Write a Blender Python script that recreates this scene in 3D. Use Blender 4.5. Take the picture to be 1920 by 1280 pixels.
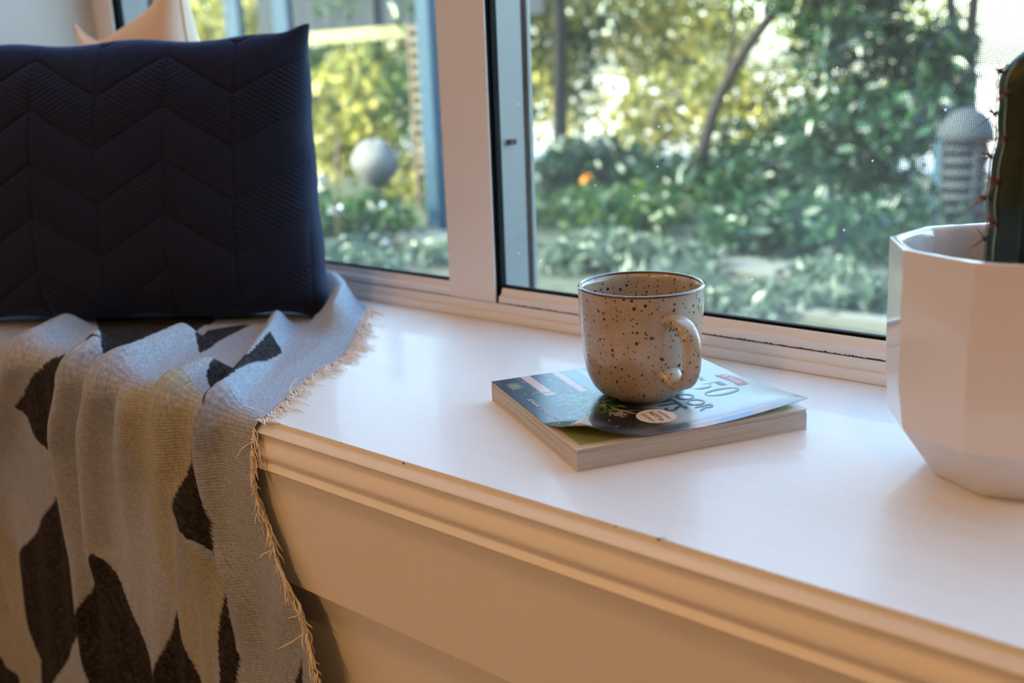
import bpy, bmesh, math, random
import numpy as np
from mathutils import Vector, Matrix
random.seed(7); rng = np.random.default_rng(7)
PI = math.pi
for o in list(bpy.data.objects): bpy.data.objects.remove(o)
SC = bpy.context.scene
COL = SC.collection

# ------------------------------------------------------------------ camera
CAMPOS = Vector((0.0, -0.48255, 0.73))
cam_d = bpy.data.cameras.new('camera'); cam = bpy.data.objects.new('camera', cam_d); COL.objects.link(cam)
cam_d.sensor_width = 36.0; cam_d.lens = 35.0; cam_d.clip_start = 0.02; cam_d.clip_end = 200
fwd = Vector((-0.61739354, 0.7414496, -0.26282638)); up = Vector((-0.13958073, 0.2255524, 0.96418014))
rt = fwd.cross(up).normalized(); up = rt.cross(fwd).normalized()
M = Matrix((rt, up, -fwd)).transposed().to_4x4(); M.translation = CAMPOS
cam.matrix_world = M
cam_d.dof.use_dof = True; cam_d.dof.focus_distance = 0.83; cam_d.dof.aperture_fstop = 4.0; cam_d.dof.aperture_blades = 9
SC.camera = cam

# ------------------------------------------------------------------ world, sun, lamps, exposure
SUN_AZ, SUN_EL = math.radians(224), math.radians(36)      # direction towards the sun (behind the house, to the left)
w = bpy.data.worlds.new('sky'); SC.world = w; w.use_nodes = True
nt = w.node_tree; nt.nodes.clear()
sky = nt.nodes.new('ShaderNodeTexSky'); sky.sky_type = 'NISHITA'; sky.sun_disc = False
sky.sun_elevation = SUN_EL; sky.sun_rotation = math.radians(90) - SUN_AZ; sky.air_density = 1.0; sky.dust_density = 2.5; sky.ozone_density = 0.35
bg = nt.nodes.new('ShaderNodeBackground'); bg.inputs[1].default_value = 2.45
wo = nt.nodes.new('ShaderNodeOutputWorld')
nt.links.new(sky.outputs[0], bg.inputs[0]); nt.links.new(bg.outputs[0], wo.inputs[0])
sd = bpy.data.lights.new('sun', 'SUN'); sd.energy = 22.0; sd.angle = math.radians(1.0); sd.color = (1.0, 0.86, 0.56)
sun = bpy.data.objects.new('sun', sd); COL.objects.link(sun)
sdir = Vector((math.cos(SUN_EL)*math.cos(SUN_AZ), math.cos(SUN_EL)*math.sin(SUN_AZ), math.sin(SUN_EL)))
sun.rotation_euler = sdir.to_track_quat('Z', 'Y').to_euler()
WARM = (1.0, 0.50, 0.16)
DOWNLIGHTS = [(-1.25, -0.95, 4.2), (0.45, -0.75, 2.8), (-0.3, -2.6, 15.5)]
SC.view_settings.view_transform = 'Standard'; SC.view_settings.look = 'None'
SC.view_settings.exposure = 0.0; SC.view_settings.gamma = 1.0; SC.view_settings.use_curve_mapping = False
SC.cycles.use_denoising = True; SC.cycles.max_bounces = 8; SC.cycles.transparent_max_bounces = 24
SC.cycles.diffuse_bounces = 4; SC.cycles.sample_clamp_indirect = 6.0
SC.cycles.caustics_reflective = False; SC.cycles.caustics_refractive = False

# ------------------------------------------------------------------ materials
def nodes(name):
    m = bpy.data.materials.new(name); m.use_nodes = True; n = m.node_tree
    b = n.nodes['Principled BSDF']
    return m, n, b
def nn(n, t, **kw):
    x = n.nodes.new(t)
    for k, v in kw.items(): setattr(x, k, v)
    return x
def setin(x, **kw):
    for k, v in kw.items(): x.inputs[k.replace('_', ' ')].default_value = v
def ramp(n, stops):
    r = nn(n, 'ShaderNodeValToRGB'); e = r.color_ramp.elements
    while len(e) < len(stops): e.new(0.5)
    for i, (p, c) in enumerate(stops): e[i].position = p; e[i].color = (*c, 1)
    return r
def simple(name, col, rough=0.5, metal=0.0, coat=0.0, bump=None, bscale=200, spec=0.5, var=0.0, vscale=8, stretch=(1, 1, 1), dist=0.001):
    m, n, b = nodes(name)
    b.inputs['Base Color'].default_value = (*col, 1); b.inputs['Roughness'].default_value = rough
    b.inputs['Metallic'].default_value = metal; b.inputs['Coat Weight'].default_value = coat
    b.inputs['Specular IOR Level'].default_value = spec
    tc = nn(n, 'ShaderNodeTexCoord'); mp = nn(n, 'ShaderNodeMapping'); mp.inputs['Scale'].default_value = stretch
    n.links.new(tc.outputs['Object'], mp.inputs[0])
    if bump:
        t = nn(n, 'ShaderNodeTexNoise'); t.inputs['Scale'].default_value = bscale; t.inputs['Detail'].default_value = 3
        n.links.new(mp.outputs[0], t.inputs[0])
        bp = nn(n, 'ShaderNodeBump'); bp.inputs['Strength'].default_value = bump; bp.inputs['Distance'].default_value = dist
        n.links.new(t.outputs['Fac'], bp.inputs['Height']); n.links.new(bp.outputs[0], b.inputs['Normal'])
    if var:
        t2 = nn(n, 'ShaderNodeTexNoise'); t2.inputs['Scale'].default_value = vscale; t2.inputs['Detail'].default_value = 4
        n.links.new(mp.outputs[0], t2.inputs[0])
        r = ramp(n, [(0.3, tuple(c*(1-var) for c in col)), (0.7, tuple(min(1, c*(1+var)) for c in col))])
        n.links.new(t2.outputs['Fac'], r.inputs[0]); n.links.new(r.outputs[0], b.inputs['Base Color'])
    return m
MAT = {}
MAT['seat'] = simple('white gloss paint', (0.80, 0.79, 0.78), 0.33, bump=0.35, bscale=60, stretch=(3, 45, 45), dist=0.0006, var=0.015, vscale=3, coat=0.15)
MAT['board'] = simple('white satin paint', (0.78, 0.76, 0.73), 0.5, bump=0.35, bscale=60, stretch=(3, 45, 45), dist=0.0006, spec=0.3)
MAT['mould'] = simple('white trim paint', (0.80, 0.78, 0.75), 0.36, bump=0.15, bscale=60, stretch=(2, 40, 40), dist=0.0004)
MAT['alu'] = simple('white powder coat', (0.74, 0.735, 0.75), 0.27, bump=0.06, bscale=900)
MAT['alu_out'] = simple('pale grey outer frame', (0.27, 0.28, 0.30), 0.45)
MAT['gasket'] = simple('black rubber', (0.004, 0.005, 0.006), 0.7, spec=0.08)
MAT['dark_brown'] = simple('dark brown fill', (0.07, 0.045, 0.04), 0.9)
MAT['mesh'] = simple('grey fibre mesh', (0.16, 0.17, 0.18), 0.6, spec=0.3)
MAT['grime'] = simple('black grime', (0.02, 0.015, 0.012), 0.9)
MAT['wall'] = simple('off white wall paint', (0.60, 0.60, 0.60), 0.7, bump=0.1, bscale=300, spec=0.2)
MAT['room'] = simple('warm cream wall paint', (0.66, 0.52, 0.36), 0.8, spec=0.2)
MAT['floor'] = simple('timber floor', (0.30, 0.18, 0.10), 0.4, var=0.3, vscale=6, stretch=(1, 10, 1))
MAT['dark'] = simple('dark slate print', (0.035, 0.06, 0.08), 0.3)
MAT['print50'] = simple('grey blue print', (0.055, 0.085, 0.11), 0.3)
MAT['printwhite'] = simple('white print', (0.75, 0.78, 0.80), 0.35)
MAT['printred'] = simple('red print', (0.50, 0.015, 0.035), 0.3)
MAT['badge'] = simple('cream print', (0.78, 0.66, 0.55), 0.35)
MAT['badgeink'] = simple('brown print', (0.16, 0.09, 0.06), 0.4)
MAT['paper'] = simple('page paper', (0.70, 0.66, 0.60), 0.7)
MAT['pagegreen'] = simple('green printed page', (0.36, 0.42, 0.16), 0.6)
MAT['potw'] = simple('white glazed ceramic', (0.74, 0.71, 0.71), 0.12, coat=0.3, bump=0.02, bscale=30)
MAT['soil'] = simple('dark soil', (0.03, 0.02, 0.015), 0.95, bump=1.0, bscale=250, dist=0.004)
MAT['spine'] = simple('rust brown spine', (0.30, 0.11, 0.05), 0.6)
MAT['areole'] = simple('brown areole wool', (0.10, 0.05, 0.035), 0.95)
MAT['fringe'] = simple('cream yarn', (0.80, 0.74, 0.66), 0.9, spec=0.1)
MAT['cream'] = simple('cream cotton', (0.78, 0.62, 0.50), 0.85, bump=0.3, bscale=500, spec=0.15, var=0.05)
MAT['bark'] = simple('dark bark', (0.008, 0.007, 0.008), 0.9, bump=0.8, bscale=30, dist=0.02)
MAT['steel'] = simple('dark blue grey steel', (0.022, 0.030, 0.042), 0.75, spec=0.15)
MAT['bluepost'] = simple('blue painted post', (0.012, 0.045, 0.085), 0.6, spec=0.2)
MAT['timber'] = simple('weathered pale timber', (0.20, 0.20, 0.09), 0.7)
MAT['bamboo'] = simple('brown bamboo', (0.09, 0.06, 0.04), 0.6)
MAT['stone'] = simple('grey stone', (0.09, 0.10, 0.10), 0.8, var=0.1)
MAT['conc'] = simple('pale concrete', (0.5, 0.47, 0.42), 0.85, var=0.06, vscale=2)
MAT['ball'] = simple('pale grey woven ball', (0.10, 0.105, 0.11), 0.8, bump=0.4, bscale=40, var=0.1, vscale=6)
MAT['petal'] = simple('white petals', (0.36, 0.42, 0.46), 0.6)
MAT['orange'] = simple('orange petals', (0.8, 0.35, 0.03), 0.6)
MAT['roofm'] = simple('grey render', (0.3, 0.3, 0.3), 0.8)
MAT['lampw'] = simple('white lamp trim', (0.8, 0.8, 0.8), 0.5)

def m_ground():
    m, n, b = nodes('garden soil and moss')
    tc = nn(n, 'ShaderNodeTexCoord'); t = nn(n, 'ShaderNodeTexNoise'); setin(t, Scale=2.2, Detail=8.0, Roughness=0.7)
    n.links.new(tc.outputs['Object'], t.inputs[0])
    r = ramp(n, [(0.35, (0.015, 0.018, 0.014)), (0.5, (0.03, 0.04, 0.025)), (0.62, (0.05, 0.06, 0.045)), (0.75, (0.09, 0.09, 0.08))])
    n.links.new(t.outputs['Fac'], r.inputs[0]); n.links.new(r.outputs[0], b.inputs['Base Color']); b.inputs['Roughness'].default_value = 0.9
    return m
MAT['ground'] = m_ground()

def m_leaf(name, c0, c1, c2, trans=0.5):
    m = bpy.data.materials.new(name); m.use_nodes = True; n = m.node_tree; n.nodes.clear()
    g = nn(n, 'ShaderNodeNewGeometry'); r = ramp(n, [(0.0, c0), (0.55, c1), (1.0, c2)])
    n.links.new(g.outputs['Random Per Island'], r.inputs[0])
    d = nn(n, 'ShaderNodeBsdfDiffuse'); t = nn(n, 'ShaderNodeBsdfTranslucent'); gl = nn(n, 'ShaderNodeBsdfGlossy'); gl.inputs['Roughness'].default_value = 0.28
    gl.inputs['Color'].default_value = (0.8, 0.9, 1.0, 1)
    m1 = nn(n, 'ShaderNodeMixShader'); m1.inputs[0].default_value = trans
    m2 = nn(n, 'ShaderNodeMixShader'); m2.inputs[0].default_value = 0.03
    out = nn(n, 'ShaderNodeOutputMaterial')
    for s in (d, t): n.links.new(r.outputs[0], s.inputs['Color'])
    n.links.new(d.outputs[0], m1.inputs[1]); n.links.new(t.outputs[0], m1.inputs[2])
    n.links.new(m1.outputs[0], m2.inputs[1]); n.links.new(gl.outputs[0], m2.inputs[2]); n.links.new(m2.outputs[0], out.inputs[0])
    return m
MAT['leaf_sunlit'] = m_leaf('sunlit yellow green leaves', (0.04, 0.07, 0.012), (0.24, 0.25, 0.04), (0.75, 0.65, 0.22))  # sunlight on the foliage is put into these bright yellow leaf colours
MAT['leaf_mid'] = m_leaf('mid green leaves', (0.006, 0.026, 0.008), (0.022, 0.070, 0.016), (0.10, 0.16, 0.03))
MAT['leaf_shaded'] = m_leaf('shaded blue green leaves', (0.004, 0.018, 0.010), (0.012, 0.045, 0.022), (0.04, 0.10, 0.045))  # shade on the foliage is put into these dark bluish leaf colours
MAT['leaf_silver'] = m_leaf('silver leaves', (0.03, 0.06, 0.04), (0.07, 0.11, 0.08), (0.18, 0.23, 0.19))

def m_glass():
    m = bpy.data.materials.new('window glass with dust'); m.use_nodes = True; n = m.node_tree; n.nodes.clear()
    out = nn(n, 'ShaderNodeOutputMaterial'); tr = nn(n, 'ShaderNodeBsdfTransparent'); tr.inputs[0].default_value = (0.90, 0.98, 0.955, 1)
    gl = nn(n, 'ShaderNodeBsdfGlossy'); gl.inputs['Roughness'].default_value = 0.0
    fr = nn(n, 'ShaderNodeFresnel'); fr.inputs[0].default_value = 1.45
    ge = nn(n, 'ShaderNodeNewGeometry'); fb = nn(n, 'ShaderNodeMath', operation='SUBTRACT'); fb.inputs[0].default_value = 1.0; n.links.new(ge.outputs['Backfacing'], fb.inputs[1])
    fm = nn(n, 'ShaderNodeMath', operation='MULTIPLY'); n.links.new(fr.outputs[0], fm.inputs[0]); n.links.new(fb.outputs[0], fm.inputs[1])
    mx = nn(n, 'ShaderNodeMixShader'); n.links.new(fm.outputs[0], mx.inputs[0]); n.links.new(tr.outputs[0], mx.inputs[1]); n.links.new(gl.outputs[0], mx.inputs[2])
    tc = nn(n, 'ShaderNodeTexCoord'); vo = nn(n, 'ShaderNodeTexVoronoi'); vo.inputs['Scale'].default_value = 38
    n.links.new(tc.outputs['Object'], vo.inputs[0])
    sep = nn(n, 'ShaderNodeSeparateColor'); n.links.new(vo.outputs['Color'], sep.inputs[0])
    th = nn(n, 'ShaderNodeMath', operation='MULTIPLY'); n.links.new(sep.outputs[0], th.inputs[0]); th.inputs[1].default_value = 0.052
    lt = nn(n, 'ShaderNodeMath', operation='LESS_THAN'); n.links.new(vo.outputs['Distance'], lt.inputs[0]); n.links.new(th.outputs[0], lt.inputs[1])
    gt = nn(n, 'ShaderNodeMath', operation='GREATER_THAN'); n.links.new(sep.outputs[1], gt.inputs[0]); gt.inputs[1].default_value = 0.45
    mu = nn(n, 'ShaderNodeMath', operation='MULTIPLY'); n.links.new(lt.outputs[0], mu.inputs[0]); n.links.new(gt.outputs[0], mu.inputs[1])
    # thin general film of dust
    no = nn(n, 'ShaderNodeTexNoise'); setin(no, Scale=5.0, Detail=5.0); n.links.new(tc.outputs['Object'], no.inputs[0])
    rr = ramp(n, [(0.3, (0.0, 0.0, 0.0)), (0.8, (0.025, 0.025, 0.025))]); n.links.new(no.outputs['Fac'], rr.inputs[0])
    mu2 = nn(n, 'ShaderNodeMath', operation='MULTIPLY'); n.links.new(mu.outputs[0], mu2.inputs[0]); mu2.inputs[1].default_value = 0.5
    ad = nn(n, 'ShaderNodeMath', operation='ADD', use_clamp=True); n.links.new(mu2.outputs[0], ad.inputs[0]); n.links.new(rr.outputs[0], ad.inputs[1])
    df = nn(n, 'ShaderNodeBsdfTranslucent'); df.inputs[0].default_value = (0.8, 0.85, 0.88, 1)
    m2 = nn(n, 'ShaderNodeMixShader'); n.links.new(ad.outputs[0], m2.inputs[0]); n.links.new(mx.outputs[0], m2.inputs[1]); n.links.new(df.outputs[0], m2.inputs[2])
    n.links.new(m2.outputs[0], out.inputs[0]); return m
MAT['glass'] = m_glass()

def m_stoneware():
    m, n, b = nodes('speckled beige glaze')
    tc = nn(n, 'ShaderNodeTexCoord')
    no = nn(n, 'ShaderNodeTexNoise'); setin(no, Scale=28.0, Detail=3.0); n.links.new(tc.outputs['Object'], no.inputs[0])
    r = ramp(n, [(0.35, (0.46, 0.40, 0.33)), (0.6, (0.38, 0.29, 0.20))]); n.links.new(no.outputs['Fac'], r.inputs[0])
    col = r.outputs[0]
    for sc, th, g in ((215, 0.38, 0.80), (400, 0.38, 0.75)):
        vo = nn(n, 'ShaderNodeTexVoronoi'); vo.inputs['Scale'].default_value = sc; n.links.new(tc.outputs['Object'], vo.inputs[0])
        sep = nn(n, 'ShaderNodeSeparateColor'); n.links.new(vo.outputs['Color'], sep.inputs[0])
        gt = nn(n, 'ShaderNodeMath', operation='LESS_THAN'); n.links.new(sep.outputs[1], gt.inputs[0]); gt.inputs[1].default_value = g
        pw = nn(n, 'ShaderNodeMath', operation='MULTIPLY'); n.links.new(sep.outputs[0], pw.inputs[0]); pw.inputs[1].default_value = th
        mr = nn(n, 'ShaderNodeMath', operation='SUBTRACT'); n.links.new(pw.outputs[0], mr.inputs[0]); n.links.new(vo.outputs['Distance'], mr.inputs[1])
        ms = nn(n, 'ShaderNodeMath', operation='MULTIPLY', use_clamp=True); n.links.new(mr.outputs[0], ms.inputs[0]); ms.inputs[1].default_value = 12.0
        mm = nn(n, 'ShaderNodeMath', operation='MULTIPLY'); n.links.new(ms.outputs[0], mm.inputs[0]); n.links.new(gt.outputs[0], mm.inputs[1])
        mix = nn(n, 'ShaderNodeMix', data_type='RGBA'); n.links.new(mm.outputs[0], mix.inputs[0]); n.links.new(col, mix.inputs[6]); mix.inputs[7].default_value = (0.035, 0.018, 0.012, 1)
        col = mix.outputs[2]
    n.links.new(col, b.inputs['Base Color']); b.inputs['Roughness'].default_value = 0.22; b.inputs['Coat Weight'].default_value = 0.5
    b.inputs['Coat Roughness'].default_value = 0.06
    bp = nn(n, 'ShaderNodeBump'); bp.inputs['Strength'].default_value = 0.25; bp.inputs['Distance'].default_value = 0.002
    n.links.new(no.outputs['Fac'], bp.inputs['Height']); n.links.new(bp.outputs[0], b.inputs['Normal'])
    return m
MAT['mug'] = m_stoneware()
MAT['mugrim'] = simple('brown glaze line', (0.10, 0.05, 0.025), 0.15, coat=0.6)

def m_vcol(name, rough, bumpscale=None, bstr=0.3, dist=0.0006, spec=0.3, mottle=0.0, mscale=300, sheen=0.0):
    m, n, b = nodes(name)
    at = nn(n, 'ShaderNodeAttribute'); at.attribute_name = 'Col'; tc = nn(n, 'ShaderNodeTexCoord')
    col = at.outputs['Color']
    if mottle:
        no = nn(n, 'ShaderNodeTexNoise'); setin(no, Scale=float(mscale), Detail=4.0, Roughness=0.7); n.links.new(tc.outputs['UV'], no.inputs[0])
        mr = nn(n, 'ShaderNodeMapRange'); setin(mr, From_Min=0.3, From_Max=0.7, To_Min=1-mottle, To_Max=1+mottle); n.links.new(no.outputs['Fac'], mr.inputs[0])
        vm = nn(n, 'ShaderNodeVectorMath', operation='SCALE'); n.links.new(col, vm.inputs[0]); n.links.new(mr.outputs[0], vm.inputs['Scale'])
        col = vm.outputs[0]
    n.links.new(col, b.inputs['Base Color']); b.inputs['Roughness'].default_value = rough; b.inputs['Specular IOR Level'].default_value = spec
    b.inputs['Sheen Weight'].default_value = sheen
    if bumpscale:
        wv = nn(n, 'ShaderNodeTexWave'); wv.inputs['Scale'].default_value = bumpscale; wv.inputs['Distortion'].default_value = 3.0; wv.bands_direction = 'Y'
        setin(wv, Detail=2.0); n.links.new(tc.outputs['UV'], wv.inputs[0])
        wx = nn(n, 'ShaderNodeTexWave'); wx.inputs['Scale'].default_value = bumpscale*0.8; wx.inputs['Distortion'].default_value = 3.0; wx.bands_direction = 'X'
        n.links.new(tc.outputs['UV'], wx.inputs[0])
        ad = nn(n, 'ShaderNodeMath', operation='ADD'); n.links.new(wv.outputs['Fac'], ad.inputs[0]); n.links.new(wx.outputs['Fac'], ad.inputs[1])
        bp = nn(n, 'ShaderNodeBump'); bp.inputs['Strength'].default_value = bstr; bp.inputs['Distance'].default_value = dist
        n.links.new(ad.outputs[0], bp.inputs['Height']); n.links.new(bp.outputs[0], b.inputs['Normal'])
    return m
MAT['throw'] = m_vcol('woven throw', 0.95, bumpscale=110, bstr=0.32, dist=0.0010, spec=0.05, mottle=0.26, mscale=420, sheen=0.02)
MAT['cover'] = m_vcol('printed cover', 0.22, spec=0.5)

def m_navy():
    m, n, b = nodes('navy quilted cotton')
    b.inputs['Base Color'].default_value = (0.008, 0.009, 0.018, 1); b.inputs['Roughness'].default_value = 0.9; b.inputs['Specular IOR Level'].default_value = 0.15
    b.inputs['Sheen Weight'].default_value = 0.30; b.inputs['Sheen Tint'].default_value = (0.25, 0.4, 0.9, 1)  # blue tint puts the bluish light on top and edges into the sheen
    tc = nn(n, 'ShaderNodeTexCoord'); t = nn(n, 'ShaderNodeTexNoise'); setin(t, Scale=900.0, Detail=2.0); n.links.new(tc.outputs['Object'], t.inputs[0])
    bp = nn(n, 'ShaderNodeBump'); setin(bp, Strength=0.3, Distance=0.001); n.links.new(t.outputs['Fac'], bp.inputs['Height']); n.links.new(bp.outputs[0], b.inputs['Normal'])
    return m
MAT['navy'] = m_navy()
def m_cactus():
    m, n, b = nodes('dark green cactus skin')
    tc = nn(n, 'ShaderNodeTexCoord'); t = nn(n, 'ShaderNodeTexNoise'); setin(t, Scale=60.0, Detail=3.0); n.links.new(tc.outputs['Object'], t.inputs[0])
    r = ramp(n, [(0.3, (0.004, 0.014, 0.005)), (0.7, (0.010, 0.028, 0.009))]); n.links.new(t.outputs['Fac'], r.inputs[0])
    n.links.new(r.outputs[0], b.inputs['Base Color']); b.inputs['Roughness'].default_value = 0.38
    return m
MAT['cactus'] = m_cactus()
MAT['crest_light'] = simple('pale grey green rib crest', (0.24, 0.36, 0.30), 0.5)  # edge light along the cactus ribs put into a pale colour
def m_pages():
    m, n, b = nodes('page edges')
    tc = nn(n, 'ShaderNodeTexCoord'); mp = nn(n, 'ShaderNodeMapping'); mp.inputs['Scale'].default_value = (6, 6, 1500)
    n.links.new(tc.outputs['Object'], mp.inputs[0]); t = nn(n, 'ShaderNodeTexNoise'); setin(t, Scale=1.0, Detail=4.0, Roughness=0.7)
    n.links.new(mp.outputs[0], t.inputs[0])
    r = ramp(n, [(0.32, (0.24, 0.23, 0.22)), (0.45, (0.50, 0.47, 0.43)), (0.65, (0.66, 0.62, 0.56))]); n.links.new(t.outputs['Fac'], r.inputs[0])
    n.links.new(r.outputs[0], b.inputs['Base Color']); b.inputs['Roughness'].default_value = 0.75
    bp = nn(n, 'ShaderNodeBump'); setin(bp, Strength=0.6, Distance=0.0008); n.links.new(t.outputs['Fac'], bp.inputs['Height']); n.links.new(bp.outputs[0], b.inputs['Normal'])
    return m
MAT['pages'] = m_pages()

# ------------------------------------------------------------------ helpers
def link_mesh(name, verts, faces, mat, parent=None, smooth=False, bevel=0, seg=2):
    me = bpy.data.meshes.new(name); me.from_pydata([tuple(v) for v in verts], [], [tuple(f) for f in faces]); me.update()
    o = bpy.data.objects.new(name, me); COL.objects.link(o)
    if mat: me.materials.append(mat)
    if smooth: me.polygons.foreach_set('use_smooth', [True]*len(me.polygons))
    if parent is not None: o.parent = parent; o.matrix_parent_inverse = Matrix.Identity(4)
    if bevel:
        bv = o.modifiers.new('bevel', 'BEVEL'); bv.width = bevel; bv.segments = seg; bv.limit_method = 'ANGLE'; bv.angle_limit = 0.5
        me.polygons.foreach_set('use_smooth', [True]*len(me.polygons)); 
        wn = o.modifiers.new('wn', 'WEIGHTED_NORMAL'); wn.keep_sharp = False
    return o
def box_data(x0, x1, y0, y1, z0, z1):
    v = [(x0,y0,z0),(x1,y0,z0),(x1,y1,z0),(x0,y1,z0),(x0,y0,z1),(x1,y0,z1),(x1,y1,z1),(x0,y1,z1)]
    f = [(0,3,2,1),(4,5,6,7),(0,1,5,4),(1,2,6,5),(2,3,7,6),(3,0,4,7)]
    return v, f
def box(name, b, mat, parent=None, bevel=0):
    v, f = box_data(*b); return link_mesh(name, v, f, mat, parent, bevel=bevel)
def prism_x(name, prof, x0, x1, mat, parent=None, closed=True, smooth_ang=None):
    """profile of (y,z) points swept along X"""
    n = len(prof); v = [(x0, y, z) for y, z in prof] + [(x1, y, z) for y, z in prof]
    f = [(i, (i+1) % n, n+(i+1) % n, n+i) for i in range(n)] + [tuple(range(n-1, -1, -1)), tuple(range(n, 2*n))]
    o = link_mesh(name, v, f, mat, parent)
    bm = bmesh.new(); bm.from_mesh(o.data); bmesh.ops.recalc_face_normals(bm, faces=bm.faces); bm.to_mesh(o.data); bm.free()
    if smooth_ang:
        o.data.polygons.foreach_set('use_smooth', [True]*len(o.data.polygons)); o.data.set_sharp_from_angle(angle=smooth_ang)
    return o
def tube_data(pts, rad, seg=8, cap=True):
    pts = [Vector(p) for p in pts]; n = len(pts); V = []; F = []
    if not hasattr(rad, '__len__'): rad = [rad]*n
    t0 = (pts[1]-pts[0]).normalized(); a = Vector((0, 0, 1)) if abs(t0.z) < 0.9 else Vector((1, 0, 0))
    nx = t0.cross(a).normalized()
    for i, p in enumerate(pts):
        t = (pts[min(i+1, n-1)]-pts[max(i-1, 0)]).normalized()
        nx = (nx - t*nx.dot(t)).normalized(); ny = t.cross(nx)
        for k in range(seg):
            an = 2*PI*k/seg; V.append(p + (nx*math.cos(an)+ny*math.sin(an))*rad[i])
    for i in range(n-1):
        for k in range(seg):
            F.append((i*seg+k, i*seg+(k+1) % seg, (i+1)*seg+(k+1) % seg, (i+1)*seg+k))
    if cap: F.append(tuple(range(seg-1, -1, -1))); F.append(tuple((n-1)*seg+k for k in range(seg)))
    return V, F
class Acc:
    def __init__(s): s.v = []; s.f = []
    def add(s, v, f):
        b = len(s.v); s.v += [tuple(p) for p in v]; s.f += [tuple(i+b for i in q) for q in f]
def lathe(name, prof, mat, parent=None, seg=96, close=False, smooth=True):
    V = []; F = []; n = len(prof)
    for r, z in prof:
        for k in range(seg):
            a = 2*PI*k/seg; V.append((r*math.cos(a), r*math.sin(a), z))
    for i in range(n-1 if not close else n):
        j = (i+1) % n
        for k in range(seg): F.append((i*seg+k, i*seg+(k+1) % seg, j*seg+(k+1) % seg, j*seg+k))
    o = link_mesh(name, V, F, mat, parent, smooth=smooth)
    bm = bmesh.new(); bm.from_mesh(o.data)
    if not close:
        for i in (0, n-1):
            if prof[i][0] < 1e-6: pass
    bmesh.ops.remove_doubles(bm, verts=bm.verts, dist=1e-6); bmesh.ops.recalc_face_normals(bm, faces=bm.faces); bm.to_mesh(o.data); bm.free()
    o.data.polygons.foreach_set('use_smooth', [True]*len(o.data.polygons))
    return o
def empty(name, loc=(0, 0, 0), label=None, cat=None, group=None, kind=None, rz=0):
    o = bpy.data.objects.new(name, None); COL.objects.link(o); o.location = loc; o.rotation_euler = (0, 0, rz); o.empty_display_size = 0.05
    return tag(o, label, cat, group, kind)
def tag(o, label=None, cat=None, group=None, kind=None):
    if label: o['label'] = label
    if cat: o['category'] = cat
    if group: o['group'] = group
    if kind: o['kind'] = kind
    return o
def catmull(P, n):
    P = [Vector(p) for p in P]; Q = [2*P[0]-P[1]] + P + [2*P[-1]-P[-2]]; out = []
    for i in range(1, len(Q)-2):
        for k in range(n):
            t = k/n; a, b, c, d = Q[i-1], Q[i], Q[i+1], Q[i+2]
            out.append(0.5*((2*b)+(c-a)*t+(2*a-5*b+4*c-d)*t*t+(3*b-a-3*c+d)*t*t*t))
    out.append(P[-1]); return out

S = 0.45          # seat height
J = 0.3657        # face of the window frame
XL = -1.535       # side wall
XR = 0.95         # right end of the alcove

# ------------------------------------------------------------------ setting: room shell
def st(o): o['kind'] = 'structure'; return o
st(box('floor', (XL-0.15, 2.6, -3.6, 0.30, -0.22, -0.12), MAT['floor']))
st(box('ceiling', (XL-0.15, 2.6, -3.6, J+0.10, 2.42, 2.52), MAT['wall']))
st(box('wall_left', (XL-0.15, XL, -3.6, J+0.10, -0.12, 2.42), MAT['wall']))
st(box('wall_right', (2.6, 2.75, -3.6, J+0.10, -0.22, 2.52), MAT['room']))
st(box('wall_back', (XL-0.15, 2.75, -3.75, -3.6, -0.22, 2.52), MAT['room']))
a = Acc()
for b in ((XL-0.15, 2.6, J, J+0.10, -0.22, S-0.001), (XL, 2.6, J, J+0.10, 2.20, 2.42), (XR, 2.6, J, J+0.10, S-0.001, 2.20)):
    a.add(*box_data(*b))
st(link_mesh('wall_front', a.v, a.f, MAT['wall']))
st(box('trim_1', (XL-0.3, 3.2, J+0.10, J+0.16, 2.40, 2.55), MAT['roofm']))

# ------------------------------------------------------------------ window seat
ws = empty('window_seat', (-0.3, 0, 0), 'white painted built-in window seat with moulded front edge, under the window', 'window seat')
def off(prof): return prof
SX0, SX1 = XL+0.001+0.3, XR+0.3
prism_x('seat_board', [(0.0, S), (0.0, S-0.0055), (0.003, S-0.0060), (0.003, S-0.022), (J-0.001, S-0.022), (J-0.001, S)], SX0, SX1, MAT['seat'], ws)
ml = [(0.0025, 0.4448), (-0.0012, 0.4456), (-0.0022, 0.4452), (-0.0078, 0.4412), (-0.0084, 0.4402), (-0.0078, 0.4394), (-0.0042, 0.4386)]
for t in np.linspace(0, 1, 15):        # hollow, then a round below the nosing
    ml.append((-0.0036 - 0.0064*(0.5-0.5*math.cos(min(1, t*1.25)*PI)) + 0.0030*max(0, (t-0.72)/0.28)**2, 0.4376 - 0.0222*t))
ml += [(-0.0066, 0.4146), (-0.0066, 0.4140), (-0.0108, 0.4094), (-0.0108, 0.4086), (0.0025, 0.4082)]
prism_x('moulding', ml, SX0, SX1, MAT['mould'], ws, smooth_ang=0.5)
box('front_board', (SX0, SX1, -0.0025, 0.0125, 0.3002, 0.4285), MAT['board'], ws, bevel=0.0008)
box('lower_panel', (SX0, SX1, 0.0130, 0.0250, -0.119, 0.4275), MAT['board'], ws)
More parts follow.
